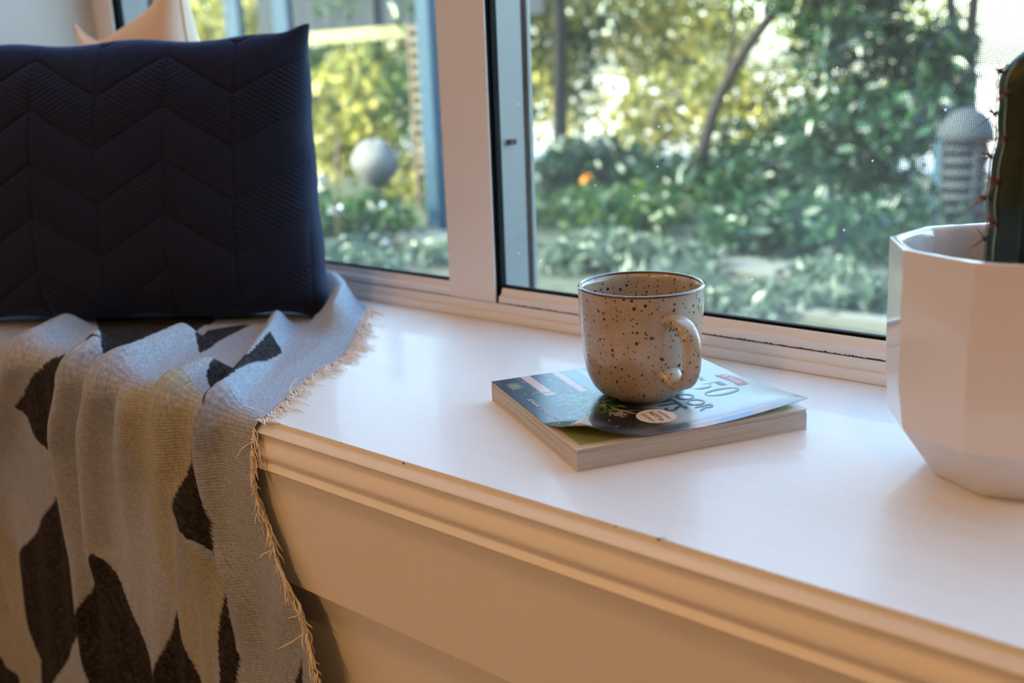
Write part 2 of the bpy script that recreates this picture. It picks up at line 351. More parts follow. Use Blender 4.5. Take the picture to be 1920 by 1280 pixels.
# chipped paint on the front edge
a = Acc(); 
for cx_, w_ in ((-0.326, 0.010), (-0.300, 0.016), (-0.283, 0.007)):
    pts = [(cx_+0.3+w_*math.cos(t)*random.uniform(.7, 1), 0.0015+0.0019*math.sin(t)*random.uniform(.6, 1), S+0.00015) for t in np.linspace(0, 2*PI, 11)[:-1]]
    link_mesh('chipped_paint', pts, [tuple(range(10))], MAT['mould'], ws)
a = Acc()
for cx_, cz, w_, h_ in ((-0.2905, S-0.0008, 0.0016, 0.0009), (-0.322, S-0.0010, 0.0007, 0.0006), (-0.5815, S-0.0005, 0.0008, 0.0005), (-0.512, S-0.002, 0.0015, 0.0007)):
    pts = [(cx_+0.3+w_*math.cos(t), -0.00012, cz+h_*math.sin(t)) for t in np.linspace(0, 2*PI, 9)[:-1]]
    link_mesh('paint_nick', pts, [tuple(range(8))], MAT['grime'], ws)

# ------------------------------------------------------------------ window
win = empty('window_1', (-0.7, J, S)); st(win)
def wb(name, x0, x1, y0, y1, z0, z1, mat, bevel=0.0): return box(name, (x0+0.7, x1+0.7, y0-J, y1-J, z0-S, z1-S), mat, win, bevel)
def wp(name, prof, x0, x1, mat, sa=0.6): return prism_x(name, [(y-J, z-S) for y, z in prof], x0+0.7, x1+0.7, mat, win, smooth_ang=sa)
WX0, WX1, WT = XL, XR, 2.20
GL = J+0.0185     # glass plane
wp('sill_track', [(J, S), (J, S+0.0098), (J+0.0004, S+0.0102), (J+0.0050, S+0.0107), (J+0.0050, S+0.0199), (J+0.0056, S+0.0204), (J+0.085, S+0.0204), (J+0.085, S)], WX0, WX1, MAT['alu'])
XM0, XM1 = -0.805, -0.7336; XLF = -1.482
railp = [(J+0.0070, S+0.0205), (J+0.0070, S+0.0277), (J+0.0074, S+0.0281), (J+0.0102, S+0.0291), (J+0.0122, S+0.0310), (J+0.0130, S+0.0345), (J+0.0136, S+0.0362), (J+0.0145, S+0.0370), (J+0.0154, S+0.0368), (J+0.0160, S+0.0355), (J+0.0160, S+0.0205)]
wp('sash_rail', railp, XLF+0.004, XM0+0.02, MAT['alu'])
wp('sash_rail', railp, XM1+0.004, XR-0.001, MAT['alu'])
for x0, x1 in ((XLF+0.004, XM0+0.02), (XM1+0.001, XR-0.001)):
    wb('gasket', x0, x1, J+0.0162, GL+0.004, S+0.0205, S+0.0397, MAT['gasket'])
# white stiles, proud of the sashes
wb('mullion', XM0, XM1, J+0.0056, J+0.0080, S+0.0206, WT, MAT['alu'], 0.0008)
wb('jamb_stile', XL, XLF, J+0.0056, J+0.0080, S+0.0206, WT, MAT['alu'], 0.0008)
for xg in (XM1, XLF):
    wb('gasket', xg-0.030, xg+0.0002, J+0.0081, J+0.0232, S+0.0206, WT, MAT['gasket'])
    wb('gasket', xg-0.012, xg+0.0026, GL-0.005, GL+0.005, S+0.0206, WT, MAT['gasket'])
    wb('outer_frame', xg-0.014, xg+0.0004, GL+0.0055, J+0.049, S+0.0206, WT, MAT['alu_out'])
    wb('outer_frame', xg-0.014, xg-0.0004, J+0.050, J+0.0688, S+0.0206, WT, MAT['alu_out'])
    wb('gap_strip', xg-0.014, xg-0.0015, J+0.069, J+0.0765, S+0.0206, WT, MAT['dark_brown'])  # dark brown strip filling the gap before the screen frame
    wb('screen_frame', xg-0.014, xg+0.0020, J+0.0768, J+0.0840, S+0.0206, WT, MAT['alu_out'], 0.0006)
wb('latch', XM1+0.0006, XM1+0.006, J+0.036, J+0.048, 0.648, 0.654, MAT['dark_brown'], 0.001)
wb('frame_head', XL, XR, J, J+0.085, WT-0.05, WT, MAT['alu'])
wb('jamb_stile', XR-0.04, XR, J+0.003, J+0.085, S+0.0206, WT-0.05, MAT['alu'])
wb('pane', XLF+0.0028, XM1-0.02, GL-0.002, GL+0.002, S+0.0300, WT-0.05, MAT['glass'])
wb('pane', XM1+0.0028, XR-0.041, GL-0.0018, GL+0.0018, S+0.0300, WT-0.05, MAT['glass'])
# insect screen: real crossed wires
def screen(x0, x1, z0, z1, y, pitch=0.00155, t=0.00025):
    xs = np.arange(x0, x1, pitch); zs = np.arange(z0, z1, pitch)
    V = []; F = []
    for x in xs:
        b = len(V); V += [(x, y-t/2, z0), (x+t, y, z0), (x, y+t/2, z0), (x, y-t/2, z1), (x+t, y, z1), (x, y+t/2, z1)]
        F += [(b, b+1, b+4, b+3), (b+1, b+2, b+5, b+4), (b+2, b, b+3, b+5)]
    for z in zs:
        b = len(V); V += [(x0, y-t/2, z), (x0, y, z+t), (x0, y+t/2, z), (x1, y-t/2, z), (x1, y, z+t), (x1, y+t/2, z)]
        F += [(b, b+3, b+4, b+1), (b+1, b+4, b+5, b+2), (b+2, b+5, b+3, b)]
    V = [(p[0]+0.7, p[1]-J, p[2]-S) for p in V]
    o = link_mesh('insect_screen', V, F, MAT['mesh'], win); o['kind'] = 'stuff'
screen(XLF+0.002, XM0, S+0.024, 2.14, J+0.0804); screen(XM1+0.002, XR-0.041, S+0.024, 2.14, J+0.0804)
# grime in the joint below the sashes
x = XL; V = []; F = []
while x < XR-0.02:
    h = max(0.0003, random.gauss(0.0007, 0.0004)) if x > -0.72 else 0.0005
    V += [(x+0.7, 0.00545, 0.0204+0.00015), (x+0.7, 0.00695, 0.0205+0.0001+h)]; x += random.uniform(0.0008, 0.003)
for i in range(len(V)//2-1): F.append((2*i, 2*i+2, 2*i+3, 2*i+1))
link_mesh('grime_line', V, F, MAT['grime'], win)

# ------------------------------------------------------------------ lamps in the ceiling
for i, (lx, ly, pw) in enumerate(DOWNLIGHTS):
    t = empty('downlight', (lx, ly, 2.42), ['round white ceiling downlight near the left wall', 'round white ceiling downlight above the right end of the window seat', 'round white ceiling downlight in the middle of the room'][i], 'light')
    lathe('trim', [(0.045, -0.0005), (0.06, -0.0005), (0.06, -0.006), (0.045, -0.008)], MAT['lampw'], t, seg=32, close=True)
    ld = bpy.data.lights.new('lamp', 'SPOT'); ld.energy = pw*8; ld.color = WARM; ld.shadow_soft_size = 0.03; ld.spot_size = math.radians(150); ld.spot_blend = 0.6
    lo = bpy.data.objects.new('lamp', ld); COL.objects.link(lo); lo.parent = t; lo.location = (0, 0, -0.01)

# ------------------------------------------------------------------ the throw
DARK=[[(-1.197,0.126),(-1.013,0.035),(-0.93,-0.008),(-0.923,-0.021),(-0.908,-0.001),(-0.908,0.012),(-0.928,0.065),(-0.951,0.102),(-0.978,0.131),(-1.018,0.183),(-1.109,0.229),(-1.238,0.154)],
 [(-0.892,0.076),(-0.935,0.101),(-0.969,0.139),(-0.955,0.191),(-0.94,0.165),(-0.922,0.127),(-0.897,0.092)],
 [(-1.105,-0.069),(-1.05,-0.021),(-1.0,0.004),(-0.965,0.015),(-0.975,0),(-0.994,-0.029),(-1.016,-0.083),(-1.021,-0.134),(-1.042,-0.12),(-1.081,-0.093)],
 [(-1.024,-0.137),(-1.024,-0.169),(-1.023,-0.219),(-1.027,-0.265),(-1.026,-0.313),(-1.059,-0.353),(-1.13,-0.434),(-1.165,-0.448),(-1.157,-0.411),(-1.177,-0.342),(-1.179,-0.294),(-1.173,-0.271),(-1.119,-0.229),(-1.068,-0.181)],
 [(-0.954,-0.198),(-0.99,-0.253),(-1.02,-0.3),(-1.025,-0.314),(-1.017,-0.338),(-1.006,-0.384),(-1.017,-0.424),(-0.864,-0.359),(-0.881,-0.334),(-0.888,-0.304),(-0.904,-0.271),(-0.924,-0.236),(-0.943,-0.207)],
 [(-0.831,-0.232),(-0.845,-0.267),(-0.877,-0.322),(-0.882,-0.36),(-0.79,-0.322),(-0.8,-0.301),(-0.812,-0.275),(-0.823,-0.256)],
 [(-0.74,-0.015),(-0.763,-0.05),(-0.777,-0.083),(-0.786,-0.11),(-0.77,-0.121),(-0.749,-0.133),(-0.733,-0.146),(-0.729,-0.16),(-0.725,-0.138),(-0.727,-0.103),(-0.738,-0.074),(-0.742,-0.049)],
 [(-0.729,-0.169),(-0.739,-0.203),(-0.745,-0.231),(-0.744,-0.259),(-0.745,-0.291),(-0.73,-0.285),(-0.72,-0.241),(-0.725,-0.217),(-0.73,-0.191)],
 [(-0.791,0.017),(-0.812,0.044),(-0.789,0.064),(-0.812,0.093),(-0.85,0.136),(-0.83,0.133),(-0.818,0.126),(-0.792,0.086),(-0.77,0.048),(-0.745,0.01),(-0.732,-0.011),(-0.738,-0.006),(-0.75,-0.002)],
 [(-0.636,-0.212),(-0.639,-0.264),(-0.662,-0.274)],
 [(-1.404,-0.458),(-1.302,-0.45),(-1.252,-0.456),(-1.21,-0.474),(-1.238,-0.526),(-1.473,-0.627)],
 [(-1.217,-0.072),(-1.144,-0.066),(-1.169,-0.115),(-1.251,-0.158)]]
YEL=[[(-0.862,-0.011),(-0.796,0),(-0.759,0),(-0.74,-0.015),(-0.765,-0.051),(-0.786,-0.11),(-0.758,-0.133),(-0.728,-0.163),(-0.739,-0.203),(-0.756,-0.29),(-0.801,-0.308),(-0.828,-0.231),(-0.84,-0.188),(-0.848,-0.126),(-0.867,-0.052)],
 [(-1.218,-0.186),(-1.173,-0.271),(-1.179,-0.294),(-1.177,-0.342),(-1.157,-0.411),(-1.188,-0.465),(-1.252,-0.456),(-1.317,-0.447)]]
GREY=[[(-0.795,-0.109),(-0.758,-0.133),(-0.826,-0.22)]]
RID=[([(-1.154,0.089),(-1.075,-0.004),(-1.11,-0.035),(-1.169,-0.134),(-1.249,-0.341)], .013, .022),
 ([(-0.991,0.019),(-0.962,0),(-0.979,-0.042),(-1.002,-0.097),(-1.016,-0.2),(-1.01,-0.386)], .016, .016),
 ([(-0.934,0.084),(-0.911,0.017),(-0.905,-0.002),(-0.929,-0.055),(-0.96,-0.19),(-0.935,-0.356)], .017, .020),
 ([(-0.81,0.03),(-0.805,-0.002),(-0.794,-0.081),(-0.760,-0.14),(-0.748,-0.277)], .014, .022),
 ([(-0.954,0.234),(-0.868,0.15),(-0.787,0.061),(-0.735,-0.004),(-0.74,-0.04),(-0.729,-0.124),(-0.707,-0.177),(-0.695,-0.259)], .013, .012),
 ([(-0.999,0.348),(-0.914,0.293),(-0.850,0.235)], .022, .022),
 ([(-0.868,-0.03),(-0.880,-0.10),(-0.875,-0.20),(-0.865,-0.35)], .010, .020)]
def in_poly(px, py, poly):
    c = np.zeros(px.shape, bool); n = len(poly)
    for i in range(n):
        x0, y0 = poly[i]; x1, y1 = poly[(i+1) % n]
        if y0 == y1: continue
        k = ((y0 > py) != (y1 > py)) & (px < (x1-x0)*(py-y0)/(y1-y0)+x0); c ^= k
    return c
def seg_dist(px, py, poly):
    d = np.full(px.shape, 9.0)
    for (x0, y0), (x1, y1) in zip(poly[:-1], poly[1:]):
        dx, dy = x1-x0, y1-y0; t = np.clip(((px-x0)*dx+(py-y0)*dy)/(dx*dx+dy*dy), 0, 1)
        d = np.minimum(d, np.hypot(px-x0-t*dx, py-y0-t*dy))
    return d
ET = np.array([-0.47, -0.36, -0.22, -0.185, -0.137, -0.078, -0.036, 0.0, 0.05, 0.152, 0.25, 0.31, 0.36])
EX = np.array([-0.585, -0.595, -0.613, -0.625, -0.652, -0.676, -0.682, -0.684, -0.712, -0.762, -0.835, -0.892, -0.95])
def smooth_noise(px, py, seed, f):
    r = np.random.default_rng(seed); s = 0
    for k in range(6):
        a = r.uniform(0, 2*PI); ff = f*r.uniform(.6, 1.6); s = s + np.sin(ff*(px*math.cos(a)+py*math.sin(a))+r.uniform(0, 6))
    return s/6
NS, NT = 430, 520
LT = XL+0.004
tt = np.linspace(-0.555, 0.335, NT); ss = np.linspace(0, 1, NS)
T_, S_ = np.meshgrid(tt, ss, indexing='ij')
xe = np.interp(T_, ET, EX); xe = xe + 0.004*np.sin(T_*37+1)
X_ = xe - S_*(xe-LT)
def cloth_pos(X, T):
    hgt = np.zeros(X.shape)
    for pl, hh, ww in RID: hgt = np.maximum(hgt, 1.5*hh*np.exp(-(seg_dist(X, T, pl)/ww)**2)) 
    hgt += 0.0016*(1+smooth_noise(X, T, 3, 45)) + 0.003*(1+smooth_noise(X, T, 5, 14))
    # flat near the fringe on the seat and pressed down under the cushion
    edge = np.clip((np.interp(T, ET, EX)-X)/0.035, 0, 1); hgt *= np.where(T > -0.02, edge*0.9+0.1, 0.35+0.65*edge)
    hgt *= 1-0.45*np.clip((-T-0.08)/0.15, 0, 1)
    hgt += np.clip((-T-0.01)/0.05, 0, 1)*0.0045*(1+np.sin((X-0.12*T)*2*PI/0.047+1.3*np.sin(X*31)))*0.5
    # cushion footprint flattening
    ux, uy = 0.819, 0.574; qx, qy = X+0.925, T-0.265
    d = qx*(-uy)+qy*ux
    press = np.exp(-(np.maximum(0, np.abs(d-0.0)-0.035)/0.012)**2)*(qx*ux+qy*uy < 0.0)
    hgt = hgt*(1-press*0.85)
    hgt += 0.0015
    R_ = 0.012; YF = -0.0095
    arc = R_*PI/2
    # t>=0: lying; t in[-arc,0]: rounding the edge; below: hanging
    Y = np.where(T >= 0, T+YF+R_, 0); Z = np.where(T >= 0, S, 0.0)
    ny = np.zeros(T.shape); nz = np.ones(T.shape)
    a = np.clip(-T/R_, 0, PI/2)
    m = T < 0
    Y = np.where(m, YF+R_-R_*np.sin(a), Y); Z = np.where(m, S-R_+R_*np.cos(a), Z)
    ny = np.where(m, -np.sin(a), ny); nz = np.where(m, np.cos(a), nz)
    m2 = T < -arc; Z = np.where(m2, S-R_+(T+arc), Z)
    hgt = hgt + np.where(m2, np.clip(-(T+arc), 0, 1)*0.03, 0)
    return np.stack([X, Y+ny*hgt, Z+nz*hgt], -1)
PT = cloth_pos(X_, T_)
col = np.zeros(X_.shape+(4,)); col[..., 3] = 1
base = np.array([0.32, 0.36, 0.43]); col[..., :3] = base
col[..., :3] *= (1+0.10*smooth_noise(X_, T_, 11, 25))[..., None]
jx = X_+0.0009*smooth_noise(X_, T_, 21, 900); jt = T_+0.0009*smooth_noise(X_, T_, 22, 900)
for pl in YEL: col[in_poly(jx, jt, pl)] = (0.33, 0.335, 0.29, 1)
for pl in GREY: col[in_poly(jx, jt, pl)] = (0.29, 0.31, 0.36, 1)
for pl in DARK: col[in_poly(jx, jt, pl)] = (0.030, 0.028, 0.032, 1)
heather = rng.random(X_.shape); heather = 0.5*heather+0.5*np.roll(heather, 1, 0)
isd = col[..., 0] < 0.05
col[..., :3] *= np.where(isd, 0.45+1.5*heather**2, 0.86+0.28*heather)[..., None]
def grid_obj(name, P, mat, parent, cols=None, uv=None, solid=0.0):
    ni, nj = P.shape[:2]; V = P.reshape(-1, 3)
    i, j = np.meshgrid(np.arange(ni-1), np.arange(nj-1), indexing='ij'); q = (i*nj+j).ravel()
    F = np.stack([q, q+1, q+nj+1, q+nj], 1)
    me = bpy.data.meshes.new(name); me.vertices.add(len(V)); me.vertices.foreach_set('co', V.astype(np.float32).ravel())
    me.loops.add(F.size); me.loops.foreach_set('vertex_index', F.ravel().astype(np.int32)); me.polygons.add(len(F))
    me.polygons.foreach_set('loop_start', np.arange(0, F.size, 4, dtype=np.int32)); me.update(calc_edges=True)
    me.polygons.foreach_set('use_smooth', np.ones(len(F), bool))
    if cols is not None:
        at = me.color_attributes.new('Col', 'FLOAT_COLOR', 'POINT'); at.data.foreach_set('color', cols.reshape(-1).astype(np.float32))
    if uv is not None:
        ul = me.uv_layers.new(name='UVMap'); ul.data.foreach_set('uv', uv.reshape(-1, 2)[F.ravel()].astype(np.float32).ravel())
    me.materials.append(mat); me.validate(); me.update()
    o = bpy.data.objects.new(name, me); COL.objects.link(o)
    if parent is not None: o.parent = parent
    if solid:
        sm = o.modifiers.new('solid', 'SOLIDIFY'); sm.thickness = solid; sm.offset = -1 if solid > 0 else 1
    return o
tb = Vector((-1.0, 0.0, S))
th = empty('throw_blanket', tb, 'grey and charcoal diamond patterned woven throw draped over the seat edge', 'blanket')
P2 = PT - np.array(tb)
grid_obj('cloth', P2, MAT['throw'], th, col, np.stack([S_*(xe-LT), T_], -1))
# fringe along the right edge
a = Acc()
te = np.linspace(-0.45, 0.33, 420)
for t in te:
    t = t+random.uniform(-.001, .001); x0 = float(np.interp(t, ET, EX)+0.004*math.sin(t*37+1))
    hang = t < -0.012
    L = random.uniform(0.013, 0.027)*(1.0 if random.random() < .93 else 1.4)
    if t > 0.1: L *= 1.15
    pts = []
    p0 = cloth_pos(np.array([x0-0.001]), np.array([t]))[0]
    if hang:
        d = Vector((random.uniform(0.25, 0.8), random.uniform(-.25, .12), random.uniform(-1.0, -0.5))).normalized()
        if random.random() < .05: d = Vector((-0.7, -0.4, -0.5)).normalized()
        c = Vector((random.uniform(-.9, .1), random.uniform(-.3, .2), random.uniform(-.7, .1)))
    else:
        d = Vector((random.uniform(.7, 1.0), random.uniform(-.5, .35)-0.1, 0.05)).normalized()
        c = Vector((random.uniform(-.3, .3), random.uniform(-.6, .4), 0))
    for k in range(6):
        q = k/5; p = Vector(p0)+d*L*q+c*L*q*q*0.5+Vector((math.sin(q*5+t*900), math.cos(q*6+t*700), 0))*0.0022*q
        if not hang: p.z = max(S+0.0009, p.z*(1-q)+(S+0.0010)*q + (0.004*math.sin(q*PI) if random.random() < .1 else 0))
        if not hang and p.y < 0.004: p.z = S-0.0+0.001
        if hang: p.y = min(p.y, -0.0105)
        pts.append(p-tb)
    a.add(*tube_data(pts, [0.00058]*5+[0.0003], 5))
for (x0, t, dx, dy, dz) in ((-0.705, 0.045, -.003, .012, .014), (-0.704, 0.043, .012, .008, .014), (-0.688, 0.004, -.028, -.004, .004), (-0.694, 0.06, -.004, .01, .006)):
    p0 = Vector(cloth_pos(np.array([x0]), np.array([t]))[0]); pts = [p0+Vector((dx*q-0.004*math.sin(q*PI), dy*q, dz*q)) - tb for q in np.linspace(0, 1, 6)]
    a.add(*tube_data(pts, 0.0005, 5))
fr = link_mesh('fringe', a.v, a.f, MAT['fringe'], th, smooth=True); fr['kind'] = 'stuff'

# ------------------------------------------------------------------ cushions
def cushion(name, W, H, TH, mat, label, quilt=False, n=150, ears=0.07, cat='cushion', sag=0.0):
    root = empty(name, (0, 0, 0), label, cat)
    def face(sgn):
        a, b = np.meshgrid(np.linspace(-1, 1, n), np.linspace(-1, 1, n), indexing='ij')
        # cluster samples toward the seam
        a = np.sin(a*PI/2*0.92)/math.sin(PI/2*0.92); b = np.sin(b*PI/2*0.92)/math.sin(PI/2*0.92)
        x = a*W/2*(1-ears*(1-b**2)**1.0*np.abs(a)**1.5) ; z = H/2+b*H/2*(1-ears*(1-a**4)*np.abs(b)**1.5)
        x = x*(1+0.035*(-b)*(1))
        if quilt:
            e_ = np.exp(-((1-np.abs(a))/0.085)**2-((1-np.abs(b))/0.08)**2); z = z+0.013*e_*np.sign(b); x = x+0.004*e_*np.sign(a)
            z = z+0.0028*np.sin(a*9+1)*np.abs(b)**3; x = x+0.001*np.sin(b*11+.6)*np.abs(a)**3
        prof = np.clip((1-np.abs(a)**2.6)*(1-np.abs(b)**2.6), 0, 1)**(0.36 if quilt else 0.45)
        z = z - sag*(1-b**2)*0
        d = TH*prof*(1+0.12*(-b))
        d += 0.004*smooth_noise(a*1.0, b*1.0, 31, 5)*prof
        if quilt:
            Pc = W*0.172; u = (x+W*0.5+0.02)/Pc; ci = np.floor(u); fu = u-ci
            zz = z/Pc + np.where(ci % 2 == 0, fu, 1-fu)*0.62
            per = 1.55; fz = (zz/per) % 1.0; band = fz < 0.5
            dist_h = np.minimum(np.minimum(fz, 1-fz), np.abs(fz-0.5))*per*Pc
            dist_v = np.minimum(fu, 1-fu)*Pc
            groove = np.exp(-(dist_h/0.0022)**2)+np.exp(-(dist_v/0.0022)**2)
            puff = 0.0022*np.clip(dist_h/0.02, 0, 1)
            rib = np.where(band, 0.00055*np.sin((z+x*np.where(ci % 2 == 0, -1.0, 1.0)*0.55)*2*PI/0.0062), 0)
            d += (puff+rib-0.0016*np.clip(groove, 0, 1))*np.clip(prof*2, 0, 1)
        return np.stack([x, sgn*d, z], -1)
    Pf = face(-1); Pb = face(1)
    def og(nm, P, flip):
        if flip: P = P[::-1]
        return P
    A = Pf; B = Pb[::-1]
    V = np.concatenate([A.reshape(-1, 3), B.reshape(-1, 3)]); ni = n
    i, j = np.meshgrid(np.arange(ni-1), np.arange(ni-1), indexing='ij'); q = (i*ni+j).ravel(); F = np.stack([q, q+ni, q+ni+1, q+1], 1); F = np.concatenate([F, F+n*n])
    me = bpy.data.meshes.new('cover'); me.from_pydata(V.tolist(), [], F.tolist()); me.materials.append(mat)
    bm = bmesh.new(); bm.from_mesh(me); bmesh.ops.remove_doubles(bm, verts=bm.verts, dist=1e-5); bmesh.ops.recalc_face_normals(bm, faces=bm.faces); bm.to_mesh(me); bm.free()
    me.polygons.foreach_set('use_smooth', [True]*len(me.polygons))
    o = bpy.data.objects.new('cover', me); COL.objects.link(o); o.parent = root
    # seam welt
    N = 60; loop = []
    rr = lambda a, b: (a*W/2*(1-ears*(1-b**2)*abs(a)**1.5)*(1+0.035*-b), 0, H/2+b*H/2*(1-ears*(1-a**4)*abs(b)**1.5))
    for k in range(N): loop.append(rr(-1+2*k/N, 1))
    for k in range(N): loop.append(rr(1, 1-2*k/N))
    for k in range(N): loop.append(rr(1-2*k/N, -1))
    for k in range(N): loop.append(rr(-1, -1+2*k/N))
    loop.append(loop[0])
    if not quilt: V, F = tube_data(loop, 0.0022, 6, cap=False); link_mesh('seam', V, F, mat, root, smooth=True)
    return root
cu = cushion('cushion', 0.458, 0.332, 0.066, MAT['navy'], 'large navy blue quilted square cushion standing on the throw', quilt=True, n=420, ears=0.02)
th_a = math.atan2(0.574, 0.819); tilt = math.radians(11)
r_ = Vector((0.819, 0.574, 0)); bc = Vector((-0.920, 0.268, S+0.004)) - r_*0.2275
Mx = Matrix.Translation(bc) @ Matrix.Rotation(th_a, 4, 'Z') @ Matrix.Rotation(-tilt, 4, 'X')
cu.matrix_world = Mx
c2 = cushion('cushion', 0.27, 0.385, 0.050, MAT['cream'], 'cream cotton cushion peeking up behind the navy cushion', n=90, ears=0.26)
c2.matrix_world = Matrix.Translation(Vector((-1.220, 0.300, S+0.040))) @ Matrix.Rotation(math.radians(4), 4, 'Z') @ Matrix.Rotation(-math.radians(3), 4, 'X') @ Matrix.Rotation(-math.radians(18), 4, 'Y')

# ------------------------------------------------------------------ book
BLp = Vector((-0.5473, 0.1446, S)); ang = math.radians(-29.893)
book = empty('book', BLp, 'thick white-edged paperback with a blue leafy cover, under the mug', 'book', rz=ang)
BW, BH, BT = 0.1795, 0.1980, 0.0160
# local axes: x = across the cover (spine to fore edge), y = up the cover
ni = 40; V = []; 
box('back_cover', (0, BW, 0, BH, 0.0, 0.0004), MAT['paper'], book)
a = Acc()
def wavy(y): return 0.0
box('text_block', (0.0012, BW-0.0006, 0.0006, BH-0.0006, 0.00045, BT-0.0022), MAT['pages'], book)
box('text_block', (0.0016, BW-0.0012, 0.0010, BH-0.0010, BT-0.0020, BT+0.0006), MAT['pages'], book)
box('inner_page', (0.0008, BW-0.0002, 0.0002, BH-0.0002, BT+0.0008, BT+0.0011), MAT['paper'], book)
box('printed_panel', (0.008, BW-0.0075, 0.006, BH-0.008, BT+0.00112, BT+0.00120), MAT['pagegreen'], book)
box('spine', (-0.0004, 0.0008, 0, BH, 0.0, BT+0.0014), MAT['paper'], book)
def lift(x, y):
    d1 = np.hypot(BW-x, y*0.95); d2 = np.hypot((BW-x)*0.9, BH-y)
    l = 0.0175*np.clip(1-d1/0.062, 0, 1)**1.5 + 0.0085*np.clip(1-d2/0.095, 0, 1)**1.5
    l = l + 0.0012*np.clip(x/BW, 0, 1)*np.sin(np.clip(y/BH, 0, 1)*PI*1.0)*0 
    return l
CT = BT+0.0018
def fold_in(x, y):   # the lifted corner swings back a little over the page
    d1 = np.hypot(BW-x, y*0.95); k = np.clip(1-d1/0.062, 0, 1)**2
    return x-0.010*k*0.5, y+0.010*k*0.5
nx_, ny_ = 250, 275
gx, gy = np.meshgrid(np.linspace(0, 1, nx_), np.linspace(0, 1, ny_), indexing='ij'); cxx, cyy = gx*BW, gy*BH
fx, fy = fold_in(cxx, cyy)
CP = np.stack([fx, fy, CT+lift(cxx, cyy)], -1)
u, v = cxx*1000, cyy*1000
def fbm(px, py, seed, f, o=4):
    s = 0; am = 1; tot = 0
    for k in range(o): s = s+am*smooth_noise(px, py, seed+k, f); tot += am; am *= .6; f *= 2.1
    return s/tot*1.8
def sst(x, a, b): t = np.clip((x-a)/(b-a), 0, 1); return t*t*(3-2*t)
C = np.zeros(u.shape+(3,))
dk = np.array([0.030, 0.050, 0.085]); lt = np.array([0.40, 0.46, 0.50]); bl = np.array([0.010, 0.012, 0.014])
m = sst(v+0.25*(u-90), 84, 112); C[:] = dk*(1-m[..., None])+lt*m[..., None]
C *= (1+0.25*fbm(u, v, 41, 0.08)*(1-m))[..., None]
k = sst(u, 78, 108)*(1-sst(v, 72, 96))*(1-0.3*sst(u, 150, 180)); C = C*(1-k[..., None])+bl*k[..., None]
# window with pale frames, upper left of the picture
def rect(u0, u1, v0, v1, c, soft=1.2, al=1.0):
    global C
    k = al*np.clip((u-u0)/soft+.5, 0, 1)*np.clip((u1-u)/soft+.5, 0, 1)*np.clip((v-v0)/soft+.5, 0, 1)*np.clip((v1-v)/soft+.5, 0, 1)
    C = C*(1-k[..., None])+np.array(c)*k[..., None]
rect(-5, 70, 64, 100, (0.20, 0.30, 0.36), 8)
rect(-1, 50, 27, 36, (0.62, 0.42, 0.38), 1.5); rect(-1, 62, 57, 64, (0.55, 0.38, 0.36), 1.5); rect(52, 58, 27, 37, (0.6, 0.4, 0.33), 1.5)
rect(2, 46, 38, 56, (0.035, 0.055, 0.11), 2.0); rect(2, 60, 80, 86, (0.5, 0.55, 0.6), 2.0, .6)
k = np.exp(-(((u-22)/9)**2+((v-13)/6)**2)**2); C = C*(1-k[..., None])+np.array((0.22, 0.24, 0.15))*k[..., None]
# leaf blades and flecks
rr_ = np.random.default_rng(5)
def blade(u0, v0, an, L, wd, c):
    global C
    du, dv = math.cos(an), math.sin(an); s = (u-u0)*du+(v-v0)*dv; q = -(u-u0)*dv+(v-v0)*du - 0.0025*s*s*rr_.choice([-1, 1])*6/L
    t = np.clip(s/L, 0, 1); wdt = wd*np.sin(t*PI)**.6+1e-3; k = ((s > 0) & (s < L))*np.clip(1-np.abs(q)/wdt, 0, 1)**.7
    C = C*(1-k[..., None])+np.array(c)*k[..., None]
for i in range(70): blade(rr_.uniform(60, 105), rr_.uniform(36, 62), rr_.uniform(0, 2*PI), rr_.uniform(8, 22), rr_.uniform(.5, 1.1), rr_.choice([(0.06, 0.22, 0.10), (0.10, 0.33, 0.16), (0.25, 0.45, 0.30), (0.03, 0.12, 0.06)]))
for i in range(22): blade(rr_.uniform(96, 112), rr_.uniform(44, 72), rr_.uniform(0, 2*PI), rr_.uniform(8, 20), rr_.uniform(.9, 1.6), rr_.choice([(0.10, 0.24, 0.04), (0.18, 0.33, 0.07), (0.04, 0.12, 0.03)]))
for i in range(16): blade(rr_.uniform(112, 122), rr_.uniform(56, 66), rr_.uniform(-.5, 1.3), rr_.uniform(8, 20), rr_.uniform(.4, .8), (0.55, 0.50, 0.38))
for i in range(60): blade(rr_.uniform(100, 165), rr_.uniform(3, 50), rr_.uniform(0, 2*PI), rr_.uniform(3, 10), rr_.uniform(.4, 1.0), rr_.choice([(0.15, 0.22, 0.22), (0.06, 0.10, 0.09), (0.28, 0.34, 0.33)]))
for i in range(60): blade(rr_.uniform(0, 60), rr_.uniform(5, 78), rr_.uniform(0, 2*PI), rr_.uniform(2, 6), rr_.uniform(.4, .9), rr_.choice([(0.15, 0.35, 0.36), (0.25, 0.45, 0.42), (0.08, 0.18, 0.18)]))
for i in range(14): blade(158+rr_.uniform(-2, 2), 66+rr_.uniform(-2, 2), rr_.uniform(0, 2*PI), rr_.uniform(5, 10), rr_.uniform(1.2, 2), (0.02, 0.05, 0.02))
